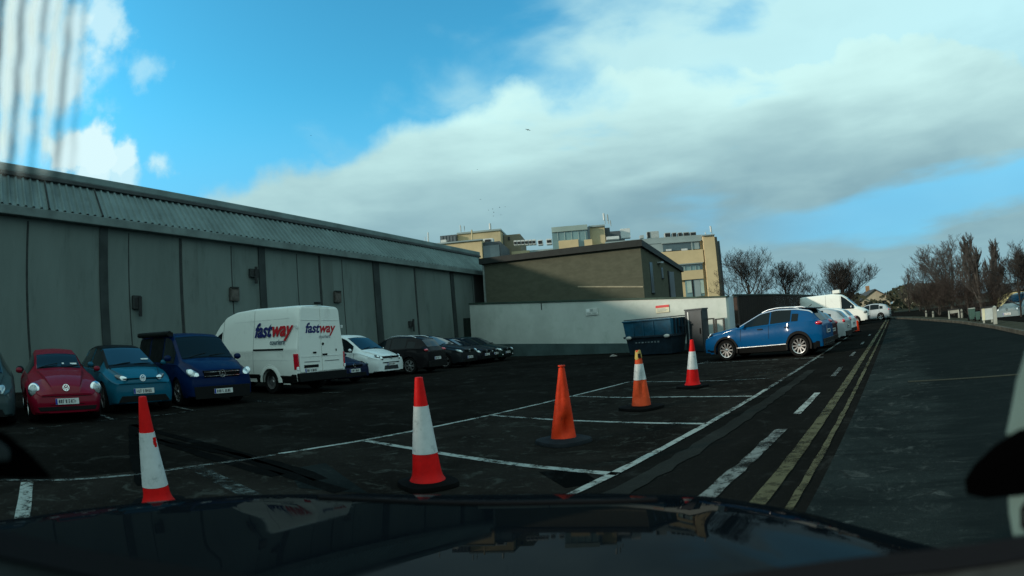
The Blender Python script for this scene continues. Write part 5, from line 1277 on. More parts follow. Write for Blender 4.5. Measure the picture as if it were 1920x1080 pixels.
# --- blue crossover in its bay --------------------------------------------------------------
pf, prr = G(1358, 676), G(1509, 668)
HT = math.atan2(pf.y - prr.y, pf.x - prr.x)
BLU = paint('bright blue car paint', (0.0005, 0.055, 0.155), 0.0)
sp = dict(L=4.24, W=1.82, H=1.58, R=.345, wheels=(1.26, -1.33), low=.23, crown=.07, paint=BLU, nk=.2, nl=.8, tk=.16, tl=.7, flare=.03, sm=.15,
          top=[(2.12, .80), (2.03, .92), (1.2, 1.05), (.88, 1.09), (.02, 1.50), (-.55, 1.57), (-1.25, 1.535), (-1.72, 1.44), (-2.02, 1.06), (-2.12, .96)],
          belt=[(2.12, .72), (1.0, 1.0), (-1.0, 1.09), (-2.12, 1.07)], wr=[(2.12, .56), (1.0, .74), (.0, .60), (-1.6, .57), (-2.12, .64)])
c = Car('crossover', Vector((0, 0, 0)), HT, sp, 'bright blue crossover with silver roof arch parked nose left in a marked bay', 'car')
mid = (pf + prr) / 2; oy = -(1.82 / 2 - .12); xm = (1.26 - 1.33) / 2
c.root.location = Vector((mid.x - (cos(HT) * xm - sin(HT) * (-oy)), mid.y - (sin(HT) * xm + cos(HT) * (-oy)), 0))
c.screen(.84, .06, M['glass']); c.wipers(.86); c.gap_line(.95, 1.95, 13)
c.patch('side_window', .62, -.28, 9, 12, M['glass'], sides=(1, -1)); c.patch('side_window', -.35, -1.05, 9, 12, M['glass'], sides=(1, -1)); c.patch('side_window', -1.08, -1.30, 9, 11, M['glass'], sides=(1, -1))
c.patch('rear_window', -1.76, -2.02, 14, 18, M['glass'], off=.007)
c.patch('roof_trim', .86, -1.75, 12, 13, M['silverpl'], off=.012, sides=(1, -1))
c.patch('roof', .04, -1.76, 14, 18, M['gloss'], off=.008)
c.patch('cladding', 2.0, -2.02, 3, 4, M['black'], off=.012, sides=(1, -1))
for sd in (-1, 1):
    for wx in sp['wheels']:
        b = MB(); rows = []
        for k in range(21):
            a = -.25 + (pi + .5) * k / 20; R0, R1 = .385, .455
            rows.append([(wx + R0 * cos(a), sd * .84, .345 + R0 * sin(a)), (wx + R0 * cos(a), sd * .938, .345 + R0 * sin(a)), (wx + (R1 - .01) * cos(a), sd * .942, .345 + (R1 - .01) * sin(a)), (wx + R1 * cos(a), sd * .90, .345 + R1 * sin(a))])
        b.grid(rows); b.build('wheel_arch', M['black'], c.root, smooth=50)
    b = MB(); b.tube([(.86, sd * .925, .40), (-.90, sd * .925, .43)], .016, 8); b.build('sill_trim', M['silverpl'], c.root, smooth=50)
    t = c.lamp('tail_light', (-1.98, sd * .70, 1.0), (.14, .16, .075), M['red'], rz=sd * .55); c.lamp('lamp_bowl', (-.05, 0, -.01), (.08, .09, .03), M['drl'], parent=t)
    for xh in (.0, -.95):
        b = MB(); b.box((xh, sd * .895, .955), (.17, .03, .028)); b.build('handle', M['black'], c.root)
c.hl(1.98, .83, .42, .13, mt=M['lampdark'], bowls=((-.35, .8), (.3, .7)), dp=.045)
c.wheels('ten', .225, M['alloy']); c.rails(.0, -1.30, M['silverpl'], .04)
c.mirror(.70, 1.10, .99, M['gloss'], 1.1)
for x in (.72, -.31, -1.02): c.seam(x, 5, 8, .006)
b = MB(); b.prism([(-1.40, -.54, 1.48), (-1.40, .54, 1.48), (-1.86, .48, 1.44), (-1.86, -.48, 1.44)], [(-1.40, -.54, 1.525), (-1.40, .54, 1.525), (-1.88, .48, 1.475), (-1.88, -.48, 1.475)]); b.build('roof_spoiler', M['gloss'], c.root, bevel=.01)
b = MB(); b.tube([(-1.5, 0, 1.53), (-1.62, 0, 1.60)], .012, 6); b.build('aerial', M['black'], c.root)
c.front('bumper', [(-.72, .27), (.72, .27), (.74, .50), (-.74, .50)], M['black'], .0, .04, rear=True); c.plate(.72, rear=True, seed=23, xo=.02)
c.front('bumper_trim', [(-.70, .33), (.70, .33), (.70, .36), (-.70, .36)], M['chrome'], .03, .03, rear=True, bevel=0)
c.front('bumper_grille', [(-.62, .28), (.62, .28), (.60, .66), (-.60, .66)], M['black'], -.02, .03)

# --- vehicles beyond it, along the same line of bays ----------------------------------------
FAR = 'cars in the bays beyond the blue crossover'
def simple(name, loc, rz, sp, label, group=FAR, rear=True, cat='car', glass=None):
    c = Car(name, loc, rz, sp, label, cat, group); dress_hatch(c, glass=glass); c.wheels('five', .21); c.mirror(.62, .98, .95)
    for sd in (-1, 1):
        c.lamp('tail_light', (-2.04, sd * .66, .86), (.10, .17, .09), M['red'], rz=sd * .5)
    c.front('bumper', [(-.70, .24), (.70, .24), (.72, .42), (-.72, .42)], M['black'], .0, .03, rear=True)
    c.plate(.62, rear=True, seed=len(label)); return c
def rear_at(px, py, rz, L=4.26):
    p = G(px, py); return Vector((p.x + cos(rz) * L / 2, p.y + sin(rz) * L / 2, 0))
H2 = HT
simple('hatchback', rear_at(1552, 652, H2) + Vector((.2, .55, 0)), H2, hatch_spec(paint=paint('dark plum car paint', (.035, .012, .016))), 'dark plum hatchback tucked directly behind the tail of the blue crossover')
simple('hatchback', rear_at(1582, 640, H2) + Vector((.2, .5, 0)), H2, hatch_spec(paint=paint('silver car paint', (.30, .33, .34), .6)), 'silver hatchback between the dark plum car and the orange posts')
simple('hatchback', rear_at(1612, 630, H2) + Vector((-.3, .6, 0)), H2, hatch_spec(paint=paint('white car paint', (.60, .63, .62), 0)), 'white hatchback half hidden just in front of the tall white panel van')
HVN = radians(-2)
sp = dict(L=5.6, W=2.0, H=2.55, R=.34, wheels=(1.85, -1.6), low=.3, crown=.12, paint=M['white_paint'], nk=.18, nl=.5, tk=.04, tl=.2, sm=.2,
          top=[(2.8, .95), (2.7, 1.1), (2.3, 1.3), (2.0, 1.38), (1.15, 2.15), (.75, 2.42), (.1, 2.54), (-2.6, 2.52), (-2.8, 2.45)], belt=[(2.8, .86), (2, 1.22), (-2.8, 1.25)], wr=[(2.8, .7), (2, .86), (1, .8), (-2.8, .82)],
          side=((0, .97), (.25, .995), (.5, 1.0), (.8, .995), (1, .985)), wbelt=.985)
p = G(1650, 619); 
c = Car('panel_van', Vector((0, 0, 0)), HVN, sp, 'tall white panel van in sunlight, nose to the road, with a box on its roof', 'van', FAR)
p = D(1629, 600, 40); c.root.location = Vector((p.x - 2.8, p.y + .4, 0))
c.patch('windscreen', 1.95, 1.2, 14, 18, M['glass'], off=.008); c.patch('side_window', 1.75, .75, 9, 12, M['glass'], sides=(1, -1)); c.wheels('van', .22); c.mirror(1.55, 1.4, 1.1, M['silverpl'], 1.3); c.seam(.68, 4, 12); c.seam(-.5, 4, 12)
c.hl(2.66, .92, .40, .24, mt=M['lamp'], bowls=((.2, .9),), bm=M['lampdark'])
c.front('bumper', [(-.86, .3), (.86, .3), (.86, .62), (-.86, .62)], M['black'], -.02, .04); c.plate(.5, xo=.04, seed=29)
b = MB(); b.box((.35, -.3, 2.66), (.6, .7, .26)); b.build('roof_box', M['white_paint'], c.root, bevel=.04)
c = simple('hatchback', Vector((0, 0, 0)), radians(175), hatch_spec(paint=paint('pale silver car paint', (.34, .38, .40), .5), H=1.52), 'pale silver hatchback farthest along the bays, beyond the white panel van')
p = D(1668, 600, 47); c.root.location = Vector((p.x - 2.0, p.y, 0))

# --- grey car on the other side of the road --------------------------------------------------
HG = radians(-128)
sp = hatch_spec(L=4.26, W=1.85, H=1.57, paint=paint('pale grey car paint', (.16, .21, .22), .4), nk=.22,
                top=[(2.13, .80), (2.06, .88), (1.5, 1.02), (1.25, 1.06), (.3, 1.50), (-.4, 1.57), (-1.4, 1.50), (-1.85, 1.32), (-2.06, 1.0), (-2.13, .9)],
                belt=[(2.13, .70), (1.3, .95), (-2.13, 1.0)], wr=[(2.13, .5), (1.3, .72), (.3, .58), (-1.5, .55), (-2.13, .6)])
c = Car('hatchback', Vector((0, 0, 0)), HG, sp, 'pale grey hatchback facing the road beside the white post under the trees', 'car')
p = ground_pt(1898, 29); p = Vector((p.x + 1.0, p.y + 1.6, 0)); p.z = vz(p) + .02; c.root.location = p
dress_hatch(c, (1.2, .36), ((.8, -.2), (-.28, -1.2)), glass=M['bglass']); c.wheels('five', .22); c.mirror(.85, 1.08, .99)
c.hl(2.0, .78, .40, .15, bowls=((.2, .9),))
c.emblem(.80, .075, xo=.0); c.plate(.56, xo=.03, seed=31); c.front('bumper_grille', [(-.7, .24), (.7, .24), (.62, .42), (-.62, .42)], M['black'], -.01, .03)

# ------------------------------------------------------------------ bare winter trees
bark = mat('dark bark', (.030, .026, .022), .9, 0, .2, var=.4, vscale=6, bump=.3); bark2 = mat('pale bark', (.085, .080, .070), .9, 0, .2, var=.5, vscale=5, bump=.3); twm = mat('twigs', (.036, .033, .030), .9, 0, .1, var=.3); twr = mat('reddish twigs', (.038, .031, .027), .9, 0, .1, var=.3); twg = mat('grey twigs', (.060, .056, .052), .9, 0, .1, var=.3)
def tree(base, H, label, seed, style='round', tm=bark, cm=twm, spread=.55, levels=5, r0=None, tw=.018, cat='tree', name='bare_tree', group=None, lean=0.0, dens=1.0, fork=.22, wide=1.0):
    rnd = random.Random(seed); o = empty(name, base, 0, label, cat, group)
    tb, cb_ = MB(), MB(); r0 = r0 or H * .024
    def seg(b, p, q, ra, rb, sides):
        t = (q - p).normalized(); a = t.orthogonal().normalized(); c_ = t.cross(a)
        rows = [[pt + (a * cos(2 * pi * k / sides) + c_ * sin(2 * pi * k / sides)) * r_ for k in range(sides)] for pt, r_ in ((p, ra), (q, rb))]
        b.grid(rows, True)
    def grow(p, d_, L, r, lv):
        b = tb if lv <= 1 else cb_; sides = 7 if lv <= 1 else (4 if lv == 2 else 3)
        n_ = 4 if lv <= 2 else 3; pts = [p]; dd = d_.copy()
        for k in range(n_):
            j = .10 if lv == 0 else .20
            dd = (dd + Vector((rnd.uniform(-j, j), rnd.uniform(-j, j), rnd.uniform(-j * .4, j) + (.10 if style != 'weep' else -.14 * (lv > 2))))).normalized()
            q = p + dd * (L / n_); ra = r * (1 - .45 * k / n_); rb = r * (1 - .45 * (k + 1) / n_)
            seg(b, p, q, max(ra, tw * .8), max(rb, tw * .7), sides); p = q; pts.append(q)
        if lv >= levels: return
        if lv == 0: nb = int(rnd.uniform(8, 11) * dens); lo = fork
        elif lv == 1: nb = int(rnd.uniform(6, 8) * dens); lo = .25
        else: nb = max(int(rnd.uniform(4, 6.5) * dens), 2); lo = .2
        for k in range(nb):
            t = lo + (1 - lo) * (k + rnd.random() * .7) / nb; i = min(int(t * n_), n_ - 1); q = pts[i].lerp(pts[i + 1], t * n_ - i)
            az = k * 2.4 + rnd.uniform(-.6, .6)
            if style == 'poplar': ang = rnd.uniform(.22, .42)
            elif style == 'vase': ang = rnd.uniform(.2, .75) if lv == 0 else rnd.uniform(.3, .7)
            elif style == 'birch': ang = rnd.uniform(.35, .75)
            else: ang = rnd.uniform(.5, 1.05)
            u = dd.orthogonal().normalized(); w2 = dd.cross(u); side = u * cos(az) + w2 * sin(az)
            nd = (dd * cos(ang) + side * sin(ang)).normalized()
            if lv == 0:
                Lb = H * spread * (1.0 - .55 * abs(t - .45) if style != 'poplar' else .9 - .5 * t)
            else: Lb = L * rnd.uniform(.42, .66)
            grow(q, nd, Lb, r * (.50 if lv == 0 else .52) * (1 - .3 * t), lv + 1)
    grow(Vector((0, 0, 0)), Vector((lean, 0, 1)).normalized(), H * (.72 if style == 'round' else .85 if style in ('poplar', 'birch') else .55), r0, 0)
    # scale so that the tree has the height asked for
    top = max(v[2] for v in tb.v + cb_.v); k = H / top
    for b in (tb, cb_): b.v = [(v[0] * k * wide, v[1] * k * wide, v[2] * k) for v in b.v]
    tb_o = addmesh('trunk', tb.mesh('trunk', False), tm, o, 50); cr = addmesh('crown', cb_.mesh('crown', False), cm, o)
    return o
def tree_px(px, ytop, dist, label, seed, **k):
    p = ground_pt(px, dist); zt = ZAT(px, ytop, p)
    if px > 1690: p.z = vz(p)
    return tree(p, zt - p.z, label, seed, **k)
LT = 'bare trees behind the dark fence'
tree_px(1411, 456, 62, 'largest round bare tree behind the dark fence, right of the offices', 11, spread=.56, dens=1.0, levels=5, group=LT, fork=.25, tw=.016, wide=1.12)
tree_px(1482, 486, 64, 'smaller round bare tree just right of the largest one', 12, spread=.50, dens=.95, levels=5, group=LT, tw=.016, wide=1.2)
tree_px(1580, 481, 66, 'vase shaped bare tree with fanned branches above the white panel van', 19, style='vase', spread=.78, levels=5, dens=1.1, group=LT, fork=.05, tw=.016, wide=1.55)
RT = 'bare trees along the right side of the road'
tree_px(1708, 500, 70, 'small pale bare tree at the far right bend of the road', 21, style='birch', cm=twg, spread=.42, levels=4, group=RT, tw=.02)
tree_px(1724, 510, 66, 'second small bare tree at the bend, darker and lower', 22, style='birch', cm=twg, spread=.42, levels=4, group=RT, tw=.02)
tree_px(1762, 452, 44, 'slender birch with drooping twigs left of the taller birch', 23, style='birch', tm=bark2, cm=twg, spread=.48, levels=5, group=RT, tw=.011, wide=1.5, dens=.95)
tree_px(1786, 436, 42, 'taller slender birch between the low birch and the dense poplar', 24, style='birch', tm=bark2, cm=twg, spread=.46, levels=5, group=RT, tw=.011, wide=1.5, dens=.95)
tree_px(1842, 428, 32, 'tallest dense upright poplar beside the road', 25, style='poplar', tm=bark2, cm=twg, spread=.46, group=RT, tw=.011, dens=1.1, levels=5, fork=.10)
tree_px(1866, 446, 31, 'upright poplar stem standing against the tallest one', 26, style='poplar', tm=bark2, cm=twg, spread=.44, levels=5, group=RT, tw=.011, fork=.12)
tree_px(1915, 448, 27, 'dark spreading tree above the grey car at the right edge', 27, style='round', cm=twm, spread=.60, levels=5, group=RT, tw=.011, dens=1.1, fork=.25)
tree_px(1818, 455, 38, 'thin bare tree just left of the poplars', 28, style='birch', tm=bark2, cm=twg, spread=.34, group=RT, tw=.012, levels=4)
for i, (px, yt, ds, lab) in enumerate(((1738, 522, 46, 'reddish bare bush low beneath the birches, farthest left'), (1762, 512, 42, 'reddish bare bush between the two birch trunks'), (1790, 508, 39, 'reddish bare bush just beneath the taller birch'), (1820, 506, 35, 'dark bare bush at the left foot of the poplars'), (1868, 500, 30, 'dark bare bush between the poplars and the grey car'))):
    tree_px(px, yt, ds, lab, 40 + i, style='round', tm=bark, cm=twr, spread=.95, levels=4, dens=1.3, cat='bush', name='bare_bush', group='bare bushes along the right verge', fork=.02, tw=.012)
# far low greenery and hedge mass, one mass nobody could count
rnd = random.Random(5); b = MB()
for k in range(2600):
    px = rnd.uniform(1500, 1790); ds = rnd.uniform(85, 150); p = ground_pt(px, ds); hh = ds * .030 * (0.6 + .7 * abs(sin(px * .021)) * abs(cos(px * .007 + 1))) + .6
    z = rnd.uniform(.1, hh); s = rnd.uniform(.25, .7); a = rnd.uniform(0, pi); u = Vector((cos(a), sin(a), rnd.uniform(-.6, .6))) * s; v = Vector((rnd.uniform(-.5, .5), rnd.uniform(-.5, .5), 1)) * s * .6
    p = p + Vector((0, 0, z)); b.face([p - u - v, p + u - v * .4, p + u * .3 + v, p - u * .8 + v * .6])
o = addmesh('treeline', b.mesh('treeline', False), mat('far winter hedge', (.045, .042, .030), .95, 0, .1, var=.6, vscale=.3, col2=(.03, .038, .022))); tag(o, kind='stuff')

# ------------------------------------------------------------------ houses across the road
hm = mat('cream house render', (.46, .44, .24), .85, 0, .2, var=.12, vscale=.4); hm2 = mat('buff house render', (.34, .30, .22), .85, 0, .2, var=.2, vscale=.4); rf = mat('slate roof', (.055, .058, .060), .8, 0, .3, var=.4, vscale=1.2); brk = mat('orange brick', (.30, .17, .09), .9, 0, .2, var=.3, vscale=.6)
def house(px, dist, wd, dp, eave, ridge, rz, wall, label, wins=((-.3, 1.5), (.3, 1.5)), chim=True, name='house', gable=False, z0=0.0):
    p = ground_pt(px, dist); p.z = z0; o = empty(name, p, rz, label, 'house', 'houses beyond the road')
    b = MB(); b.prism([(-wd / 2, -dp / 2, 0), (wd / 2, -dp / 2, 0), (wd / 2, dp / 2, 0), (-wd / 2, dp / 2, 0)], [(-wd / 2, -dp / 2, eave), (wd / 2, -dp / 2, eave), (wd / 2, dp / 2, eave), (-wd / 2, dp / 2, eave)])
    for x in (-wd / 2, wd / 2): b.prism([(x - .01, -dp / 2, eave), (x - .01, dp / 2, eave), (x - .01, 0, ridge)], [(x + .01, -dp / 2, eave), (x + .01, dp / 2, eave), (x + .01, 0, ridge)])
    b.build('wall', wall, o)
    b = MB(); e = .35
    for sg in (-1, 1):
        P_ = [(-wd / 2 - e, sg * (dp / 2 + e), eave - .15), (wd / 2 + e, sg * (dp / 2 + e), eave - .15), (wd / 2 + e, 0, ridge + .05), (-wd / 2 - e, 0, ridge + .05)]
        b.prism(P_, [(x, y, z + .14) for x, y, z in P_])
    r_ = b.build('roof', rf, o)
    if chim:
        b = MB(); b.box((wd * .28, 0, ridge + .4), (.7, .7, 1.3)); b.build('chimney', brk, r_)
    if gable: gable_wins(o, wd, ((-1.4, 1.4), (1.3, 1.4)))
    for x, z in (wins if not gable else ()):
        b = MB(); b.box((x * wd, -dp / 2 - .03, z), (1.3, .08, 1.1)); w_ = b.build('window', M['glass'], o)
        b = MB(); b.box((x * wd, -dp / 2 - .08, z - .6), (1.5, .16, .1)); b.build('sill', whm, w_)
        for zz in (-.57, .57): 
            b = MB(); b.box((x * wd, -dp / 2 - .08, z + zz), (1.4, .06, .08)); b.build('frame', whm, w_)
def gable_wins(o, wd, ys):
    for y, z in ys:
        b = MB(); b.box((-wd / 2 - .03, y, z), (.08, 1.3, 1.1)); w_ = b.build('window', M['glass'], o)
        b = MB(); b.box((-wd / 2 - .08, y, z - .6), (.16, 1.5, .1)); b.build('sill', whm, w_)
AZ = lambda px: math.atan2(-ray(px, 600).x, ray(px, 600).y)
house(1636, 96, 9, 5.6, 2.3, 3.9, AZ(1640) + pi / 2 + .2, hm2, 'buff bungalow gable far off beyond the pale silver hatchback', gable=True)
house(1700, 130, 9, 6, 2.4, 4.2, AZ(1700) + pi / 2 + .1, hm2, 'far buff house gable at the end of the road', gable=True)
house(1745, 125, 9, 8, 2.8, 4.6, AZ(1745) + .3, hm2, 'far house half hidden by the reddish bushes', ((-.3, 1.6), (.2, 1.6)))
house(1948, 52, 7.5, 9, 2.5, 2.9, AZ(1948) - .1, hm, 'cream low building glowing behind the grey car', ((.36, 1.5),), False, 'bungalow', z0=-1.2)

# ------------------------------------------------------------------ things on the right verge
pw = mat('white painted post', (.27, .285, .25), .6, var=.2, vscale=4); pgy = mat('weathered pale concrete', (.20, .21, .18), .8, var=.4, vscale=6); pg = mat('green bin plastic', (.05, .10, .085), .5, var=.3, vscale=3)
p = G(1866.5, 608, .1); hh = ZAT(1866, 576, p) - .1; o = empty('marker_post', p, 0, 'white square post at the kerb beside the pale grey hatchback', 'post'); b = MB(); b.box((0, 0, hh / 2), (.16, .16, hh)); b.build('shaft', pw, o, bevel=.01); b = MB(); b.prism([(-.09, -.09, hh), (.09, -.09, hh), (.09, .09, hh), (-.09, .09, hh)], [(-.02, -.02, hh + .06), (.02, -.02, hh + .06), (.02, .02, hh + .06), (-.02, .02, hh + .06)]); b.build('post_cap', pw, o)
p = G(1852.5, 605, .1); hh = ZAT(1852, 576, p) - .1; az = AZ(1852) + .2; o = empty('notice_board', p, az, 'pale blue and cream notice board on short legs near the white post', 'board'); wd = .55
b = MB(); b.box((0, 0, hh * .58), (wd, .08, hh * .80)); b.build('panel', mat('board face', (.42, .47, .46), .5, var=.3, vscale=2), o, bevel=.01); b = MB(); b.box((-wd * .36, -.045, hh * .58), (wd * .24, .01, hh * .76)); b.build('cream_strip', mat('board cream', (.55, .54, .38), .5, var=.2), o); b = MB(); b.box((0, 0, hh * 1.0), (wd + .1, .14, .06)); b.build('top_rail', dk, o)
for x in (-.36, .36): b = MB(); b.box((x * wd, 0, hh * .1), (.08, .08, hh * .2)); b.build('leg', pw, o)
p = G(1789, 597, .1); hh = ZAT(1789, 580, p) - .1; o = empty('barrier', p, AZ(1789) + .1, 'small white trestle barrier standing on the grass verge', 'barrier'); wd = .72
b = MB(); b.box((0, 0, hh * .78), (wd, .05, hh * .40)); b.build('board', pw, o, bevel=.01)
for x in (-.44, .44):
    for y in (-.18, .18): b = MB(); b.tube([(x * wd, y, 0), (x * wd, y * .2, hh * .9)], .04, 6); b.build('leg', pw, o)
b = MB(); b.box((0, 0, hh * 1.0), (wd + .06, .12, .06)); b.build('top_rail', dk, o)
for px, yt, yb, lab in ((1823, 577, 601, 'green wheeled bin under the poplars, taller one with pale lid'), (1834, 584, 602, 'lower green bin right of the pale lidded one')):
    p = G(px, yb, .1); hh = ZAT(px, yt, p) - .1; o = empty('wheeled_bin', p, AZ(px) + .3, lab, 'bin', 'bins under the poplars'); k = hh / 1.1
    b = MB(); b.prism([(-.24 * k, -.26 * k, .06), (.24 * k, -.26 * k, .06), (.24 * k, .26 * k, .06), (-.24 * k, .26 * k, .06)], [(-.29 * k, -.34 * k, hh * .92), (.29 * k, -.34 * k, hh * .92), (.29 * k, .34 * k, hh * .92), (-.29 * k, .34 * k, hh * .92)]); b.build('body', pg, o, bevel=.02)
    b = MB(); b.prism([(-.31 * k, -.38 * k, hh * .925), (.31 * k, -.38 * k, hh * .925), (.31 * k, .37 * k, hh * .925), (-.31 * k, .37 * k, hh * .925)], [(-.27 * k, -.30 * k, hh), (.27 * k, -.30 * k, hh), (.27 * k, .32 * k, hh * .98), (-.27 * k, .32 * k, hh * .98)]); b.build('lid', pw if yt < 580 else pg, o, bevel=.02)
    for sx in (-1, 1): b = MB(); b.lathe([(.001, -.03), (.10, -.03), (.10, .03), (.001, .03)], axis='X', c=(sx * .27 * k, .28 * k, .10), seg=16); b.build('wheel', M['rubber'], o)
for px, yt, yb, lab in ((1737, 582, 594, 'stubby pale bollard on the verge at the bend'), (1750, 583, 595, 'short white bollard near the reddish bushes'), (1804, 579, 596, 'slim pale stake right of the trestle barrier')):
    p = G(px, yb, .1); hh = ZAT(px, yt, p) - .1; o = empty('bollard', p, 0, lab, 'bollard', 'bollards along the right verge'); b = MB(); b.lathe([(.08, 0), (.08, hh - .08), (.05, hh - .01), (.001, hh)], seg=16); b.build('shaft', pgy, o, smooth=40); b = MB(); b.lathe([(.084, hh * .6), (.084, hh * .72)], seg=16); b.build('dark_band', dk, o)

# ------------------------------------------------------------------ birds
bk_ = mat('dark plumage', (.02, .02, .022), .8, var=.3)
def bird(px, py, dist, span, label, seed, group='small flock above the offices'):
    rnd = random.Random(seed); p = D(px, py, dist); b = MB(); b.ell((0, 0, 0), span * .22, span * .065, span * .06, 10)
    up = rnd.uniform(-.05, .35)
    for sg in (-1, 1):
        A = [(.09, .03), (-.08, .03), (-.13, .24), (-.10, .5), (.02, .30)]
        pt = [Vector((x * span, sg * y * span, (y * up * 1.6 - (y - .3) * .9 * (y > .3) * up) * span)) for x, y in A]
        b.prism(pt, [q + Vector((0, 0, .012 * span)) for q in pt])
    b.prism([(-.16 * span, -.03 * span, 0), (-.16 * span, .03 * span, 0), (-.34 * span, .07 * span, 0), (-.34 * span, -.07 * span, 0)], [(-.16 * span, -.03 * span, .01 * span), (-.16 * span, .03 * span, .01 * span), (-.34 * span, .07 * span, .01 * span), (-.34 * span, -.07 * span, .01 * span)])
    o = b.build('bird', bk_); o.location = p; o.rotation_euler = (rnd.uniform(-.5, .5), rnd.uniform(-.3, .3), rnd.uniform(0, 6.3)); tag(o, label, 'bird', group)
FL = ('one of the tiny dark birds in the flock above the offices')
for i, (x, y) in enumerate(((901, 374), (916, 394), (924, 392), (925, 405), (937, 389), (947, 388), (939, 403), (926, 398))): bird(x, y, 85, .42, FL, i)
bird(583, 254, 60, .40, 'single dark bird alone against the blue sky', 31, 'birds flying alone'); bird(990, 243, 60, .75, 'grey gull gliding alone beneath the bright cloud', 32, 'birds flying alone')
bird(895, 318, 90, .35, 'faint speck of a bird left of the gull, under grey cloud', 33, 'birds flying alone')

# ------------------------------------------------------------------ the car the picture is taken from
CF = Vector((-.6453, .7640, 0)).normalized(); CRT = Vector((CF.y, -CF.x, 0))
own = empty('camera_car', (0, 0, 0), math.atan2(CF.y, CF.x) - pi / 2, 'dark blue car filling the bottom edge, seen over its glossy bonnet from inside', 'car')
def az_(a, r, z): a = radians(a); return Vector((r * sin(a), r * cos(a), z))
DEP = [(-80, 15.4), (-65, 15.3), (-54, 15.2), (-47.7, 14.9), (-39, 14.75), (-30, 14.8), (-21.8, 15.3), (-10.5, 16.4), (-1.5, 17.0), (9.3, 17.5), (17.9, 17.9), (23.7, 18.9), (29.5, 20.1), (35.5, 21.7), (41.7, 23.3), (47.9, 24.6), (54.3, 25.6), (70, 28)]
depf = smooth_fn(DEP, 4)
DASH = [(-80, 12), (-64, 13.8), (-56.8, 15.9), (-45.8, 19.2), (-34.6, 21.9), (-28.9, 23.2), (-15, 25.2), (-2, 26.0), (12, 26.8), (21, 26.3), (35.9, 24.7), (47.8, 23.6), (54.9, 22.6), (66, 20), (80, 17)]
dashf = smooth_fn(DASH, 4)
bonm = bpy.data.materials.new('own bonnet paint'); bonm.use_nodes = True; p_ = bonm.node_tree.nodes['Principled BSDF']
p_.inputs['Base Color'].default_value = (.0025, .004, .0055, 1); p_.inputs['Roughness'].default_value = .5; p_.inputs['Specular IOR Level'].default_value = .0; p_.inputs['Coat Weight'].default_value = .20; p_.inputs['Coat Roughness'].default_value = .02; p_.inputs['Coat IOR'].default_value = 1.42
nt_ = bonm.node_tree; t_ = ND(nt_, 'ShaderNodeTexCoord').outputs['Object']; nz = ND(nt_, 'ShaderNodeTexNoise', {'Vector': t_, 'Scale': 7, 'Detail': 5}).outputs[0]; nt_.links.new(SSTEP(nt_, nz, .35, .7, .012, .05), p_.inputs['Coat Roughness'])
CREST = .335
rows = []
for ia in range(0, 61):
    a = -80 + 150 * ia / 60
    dp = radians(depf(a)); Rc = CREST / math.tan(dp); row = []
    # integrate the slope outward from the crest back to the windscreen, and beyond the crest down to the nose
    zc = CAMH - CREST; n_ = 26; z = zc; r = Rc; pr_ = [(r, z)]
    r_in = .36
    for k in range(n_):
        t = k / n_; rr = Rc + (r_in - Rc) * (k + 1) / n_
        sl = math.tan(radians(5.5)) + (math.tan(dp) - math.tan(radians(5.5))) * math.exp(-(Rc - (r + rr) / 2) / .11)
        z += sl * (r - rr); r = rr; pr_.append((r, z))
    pr_ = pr_[::-1]
    for k in range(1, 9):
        t = k / 8; rr = Rc + .34 * t; zz = zc - math.tan(dp) * .34 * t - .26 * t * t; pr_.append((rr, zz))
    for r, z in pr_:
        q = az_(a, r, z)
        # pressed swage lines run forward on the bonnet
        for x0, sk_ in ((.24, -.16), (-.36, -.02)):
            x = q.x - x0 - sk_ * (q.y - .7); q.z += .0045 / (1 + math.exp(-x * (1 if x0 < 0 else -1) / .012)) * (1 if r < Rc - .02 else max(0, 1 - (r - Rc + .02) / .1))
        row.append(q)
    rows.append(row)
b = MB(); b.grid(rows); bon = b.build('bonnet', bonm, own, smooth=60)
dashm = mat('dash top grain', (.020, .027, .029), .75, 0, .25, var=.5, vscale=26, bump=.4, bscale=300); trimm = mat('black trim', (.004, .004, .005), .7, 0, .1, var=.3)
rows, rows2 = [], []
for ia in range(0, 65):
    a = -78 + 156 * ia / 64; d_ = dashf(a); r = .30
    f = lambda dd, rr: az_(a, rr, CAMH - rr * math.tan(radians(dd)))
    tk = 2.6 if a < 0 else 2.2
    rows.append([f(d_ + .3, r + .012), f(d_, r), f(d_ + tk, r - .012), f(d_ + tk + .3, r - .004)])
    rows2.append([f(d_ + tk + .2, r - .006), f(d_ + 12, r - .03), f(d_ + 26, r - .07), f(62, .14)])
b = MB(); b.grid(rows); b.build('windscreen_trim', trimm, own, smooth=60)
b = MB(); b.grid(rows2); b.build('dashboard', dashm, own, smooth=60)
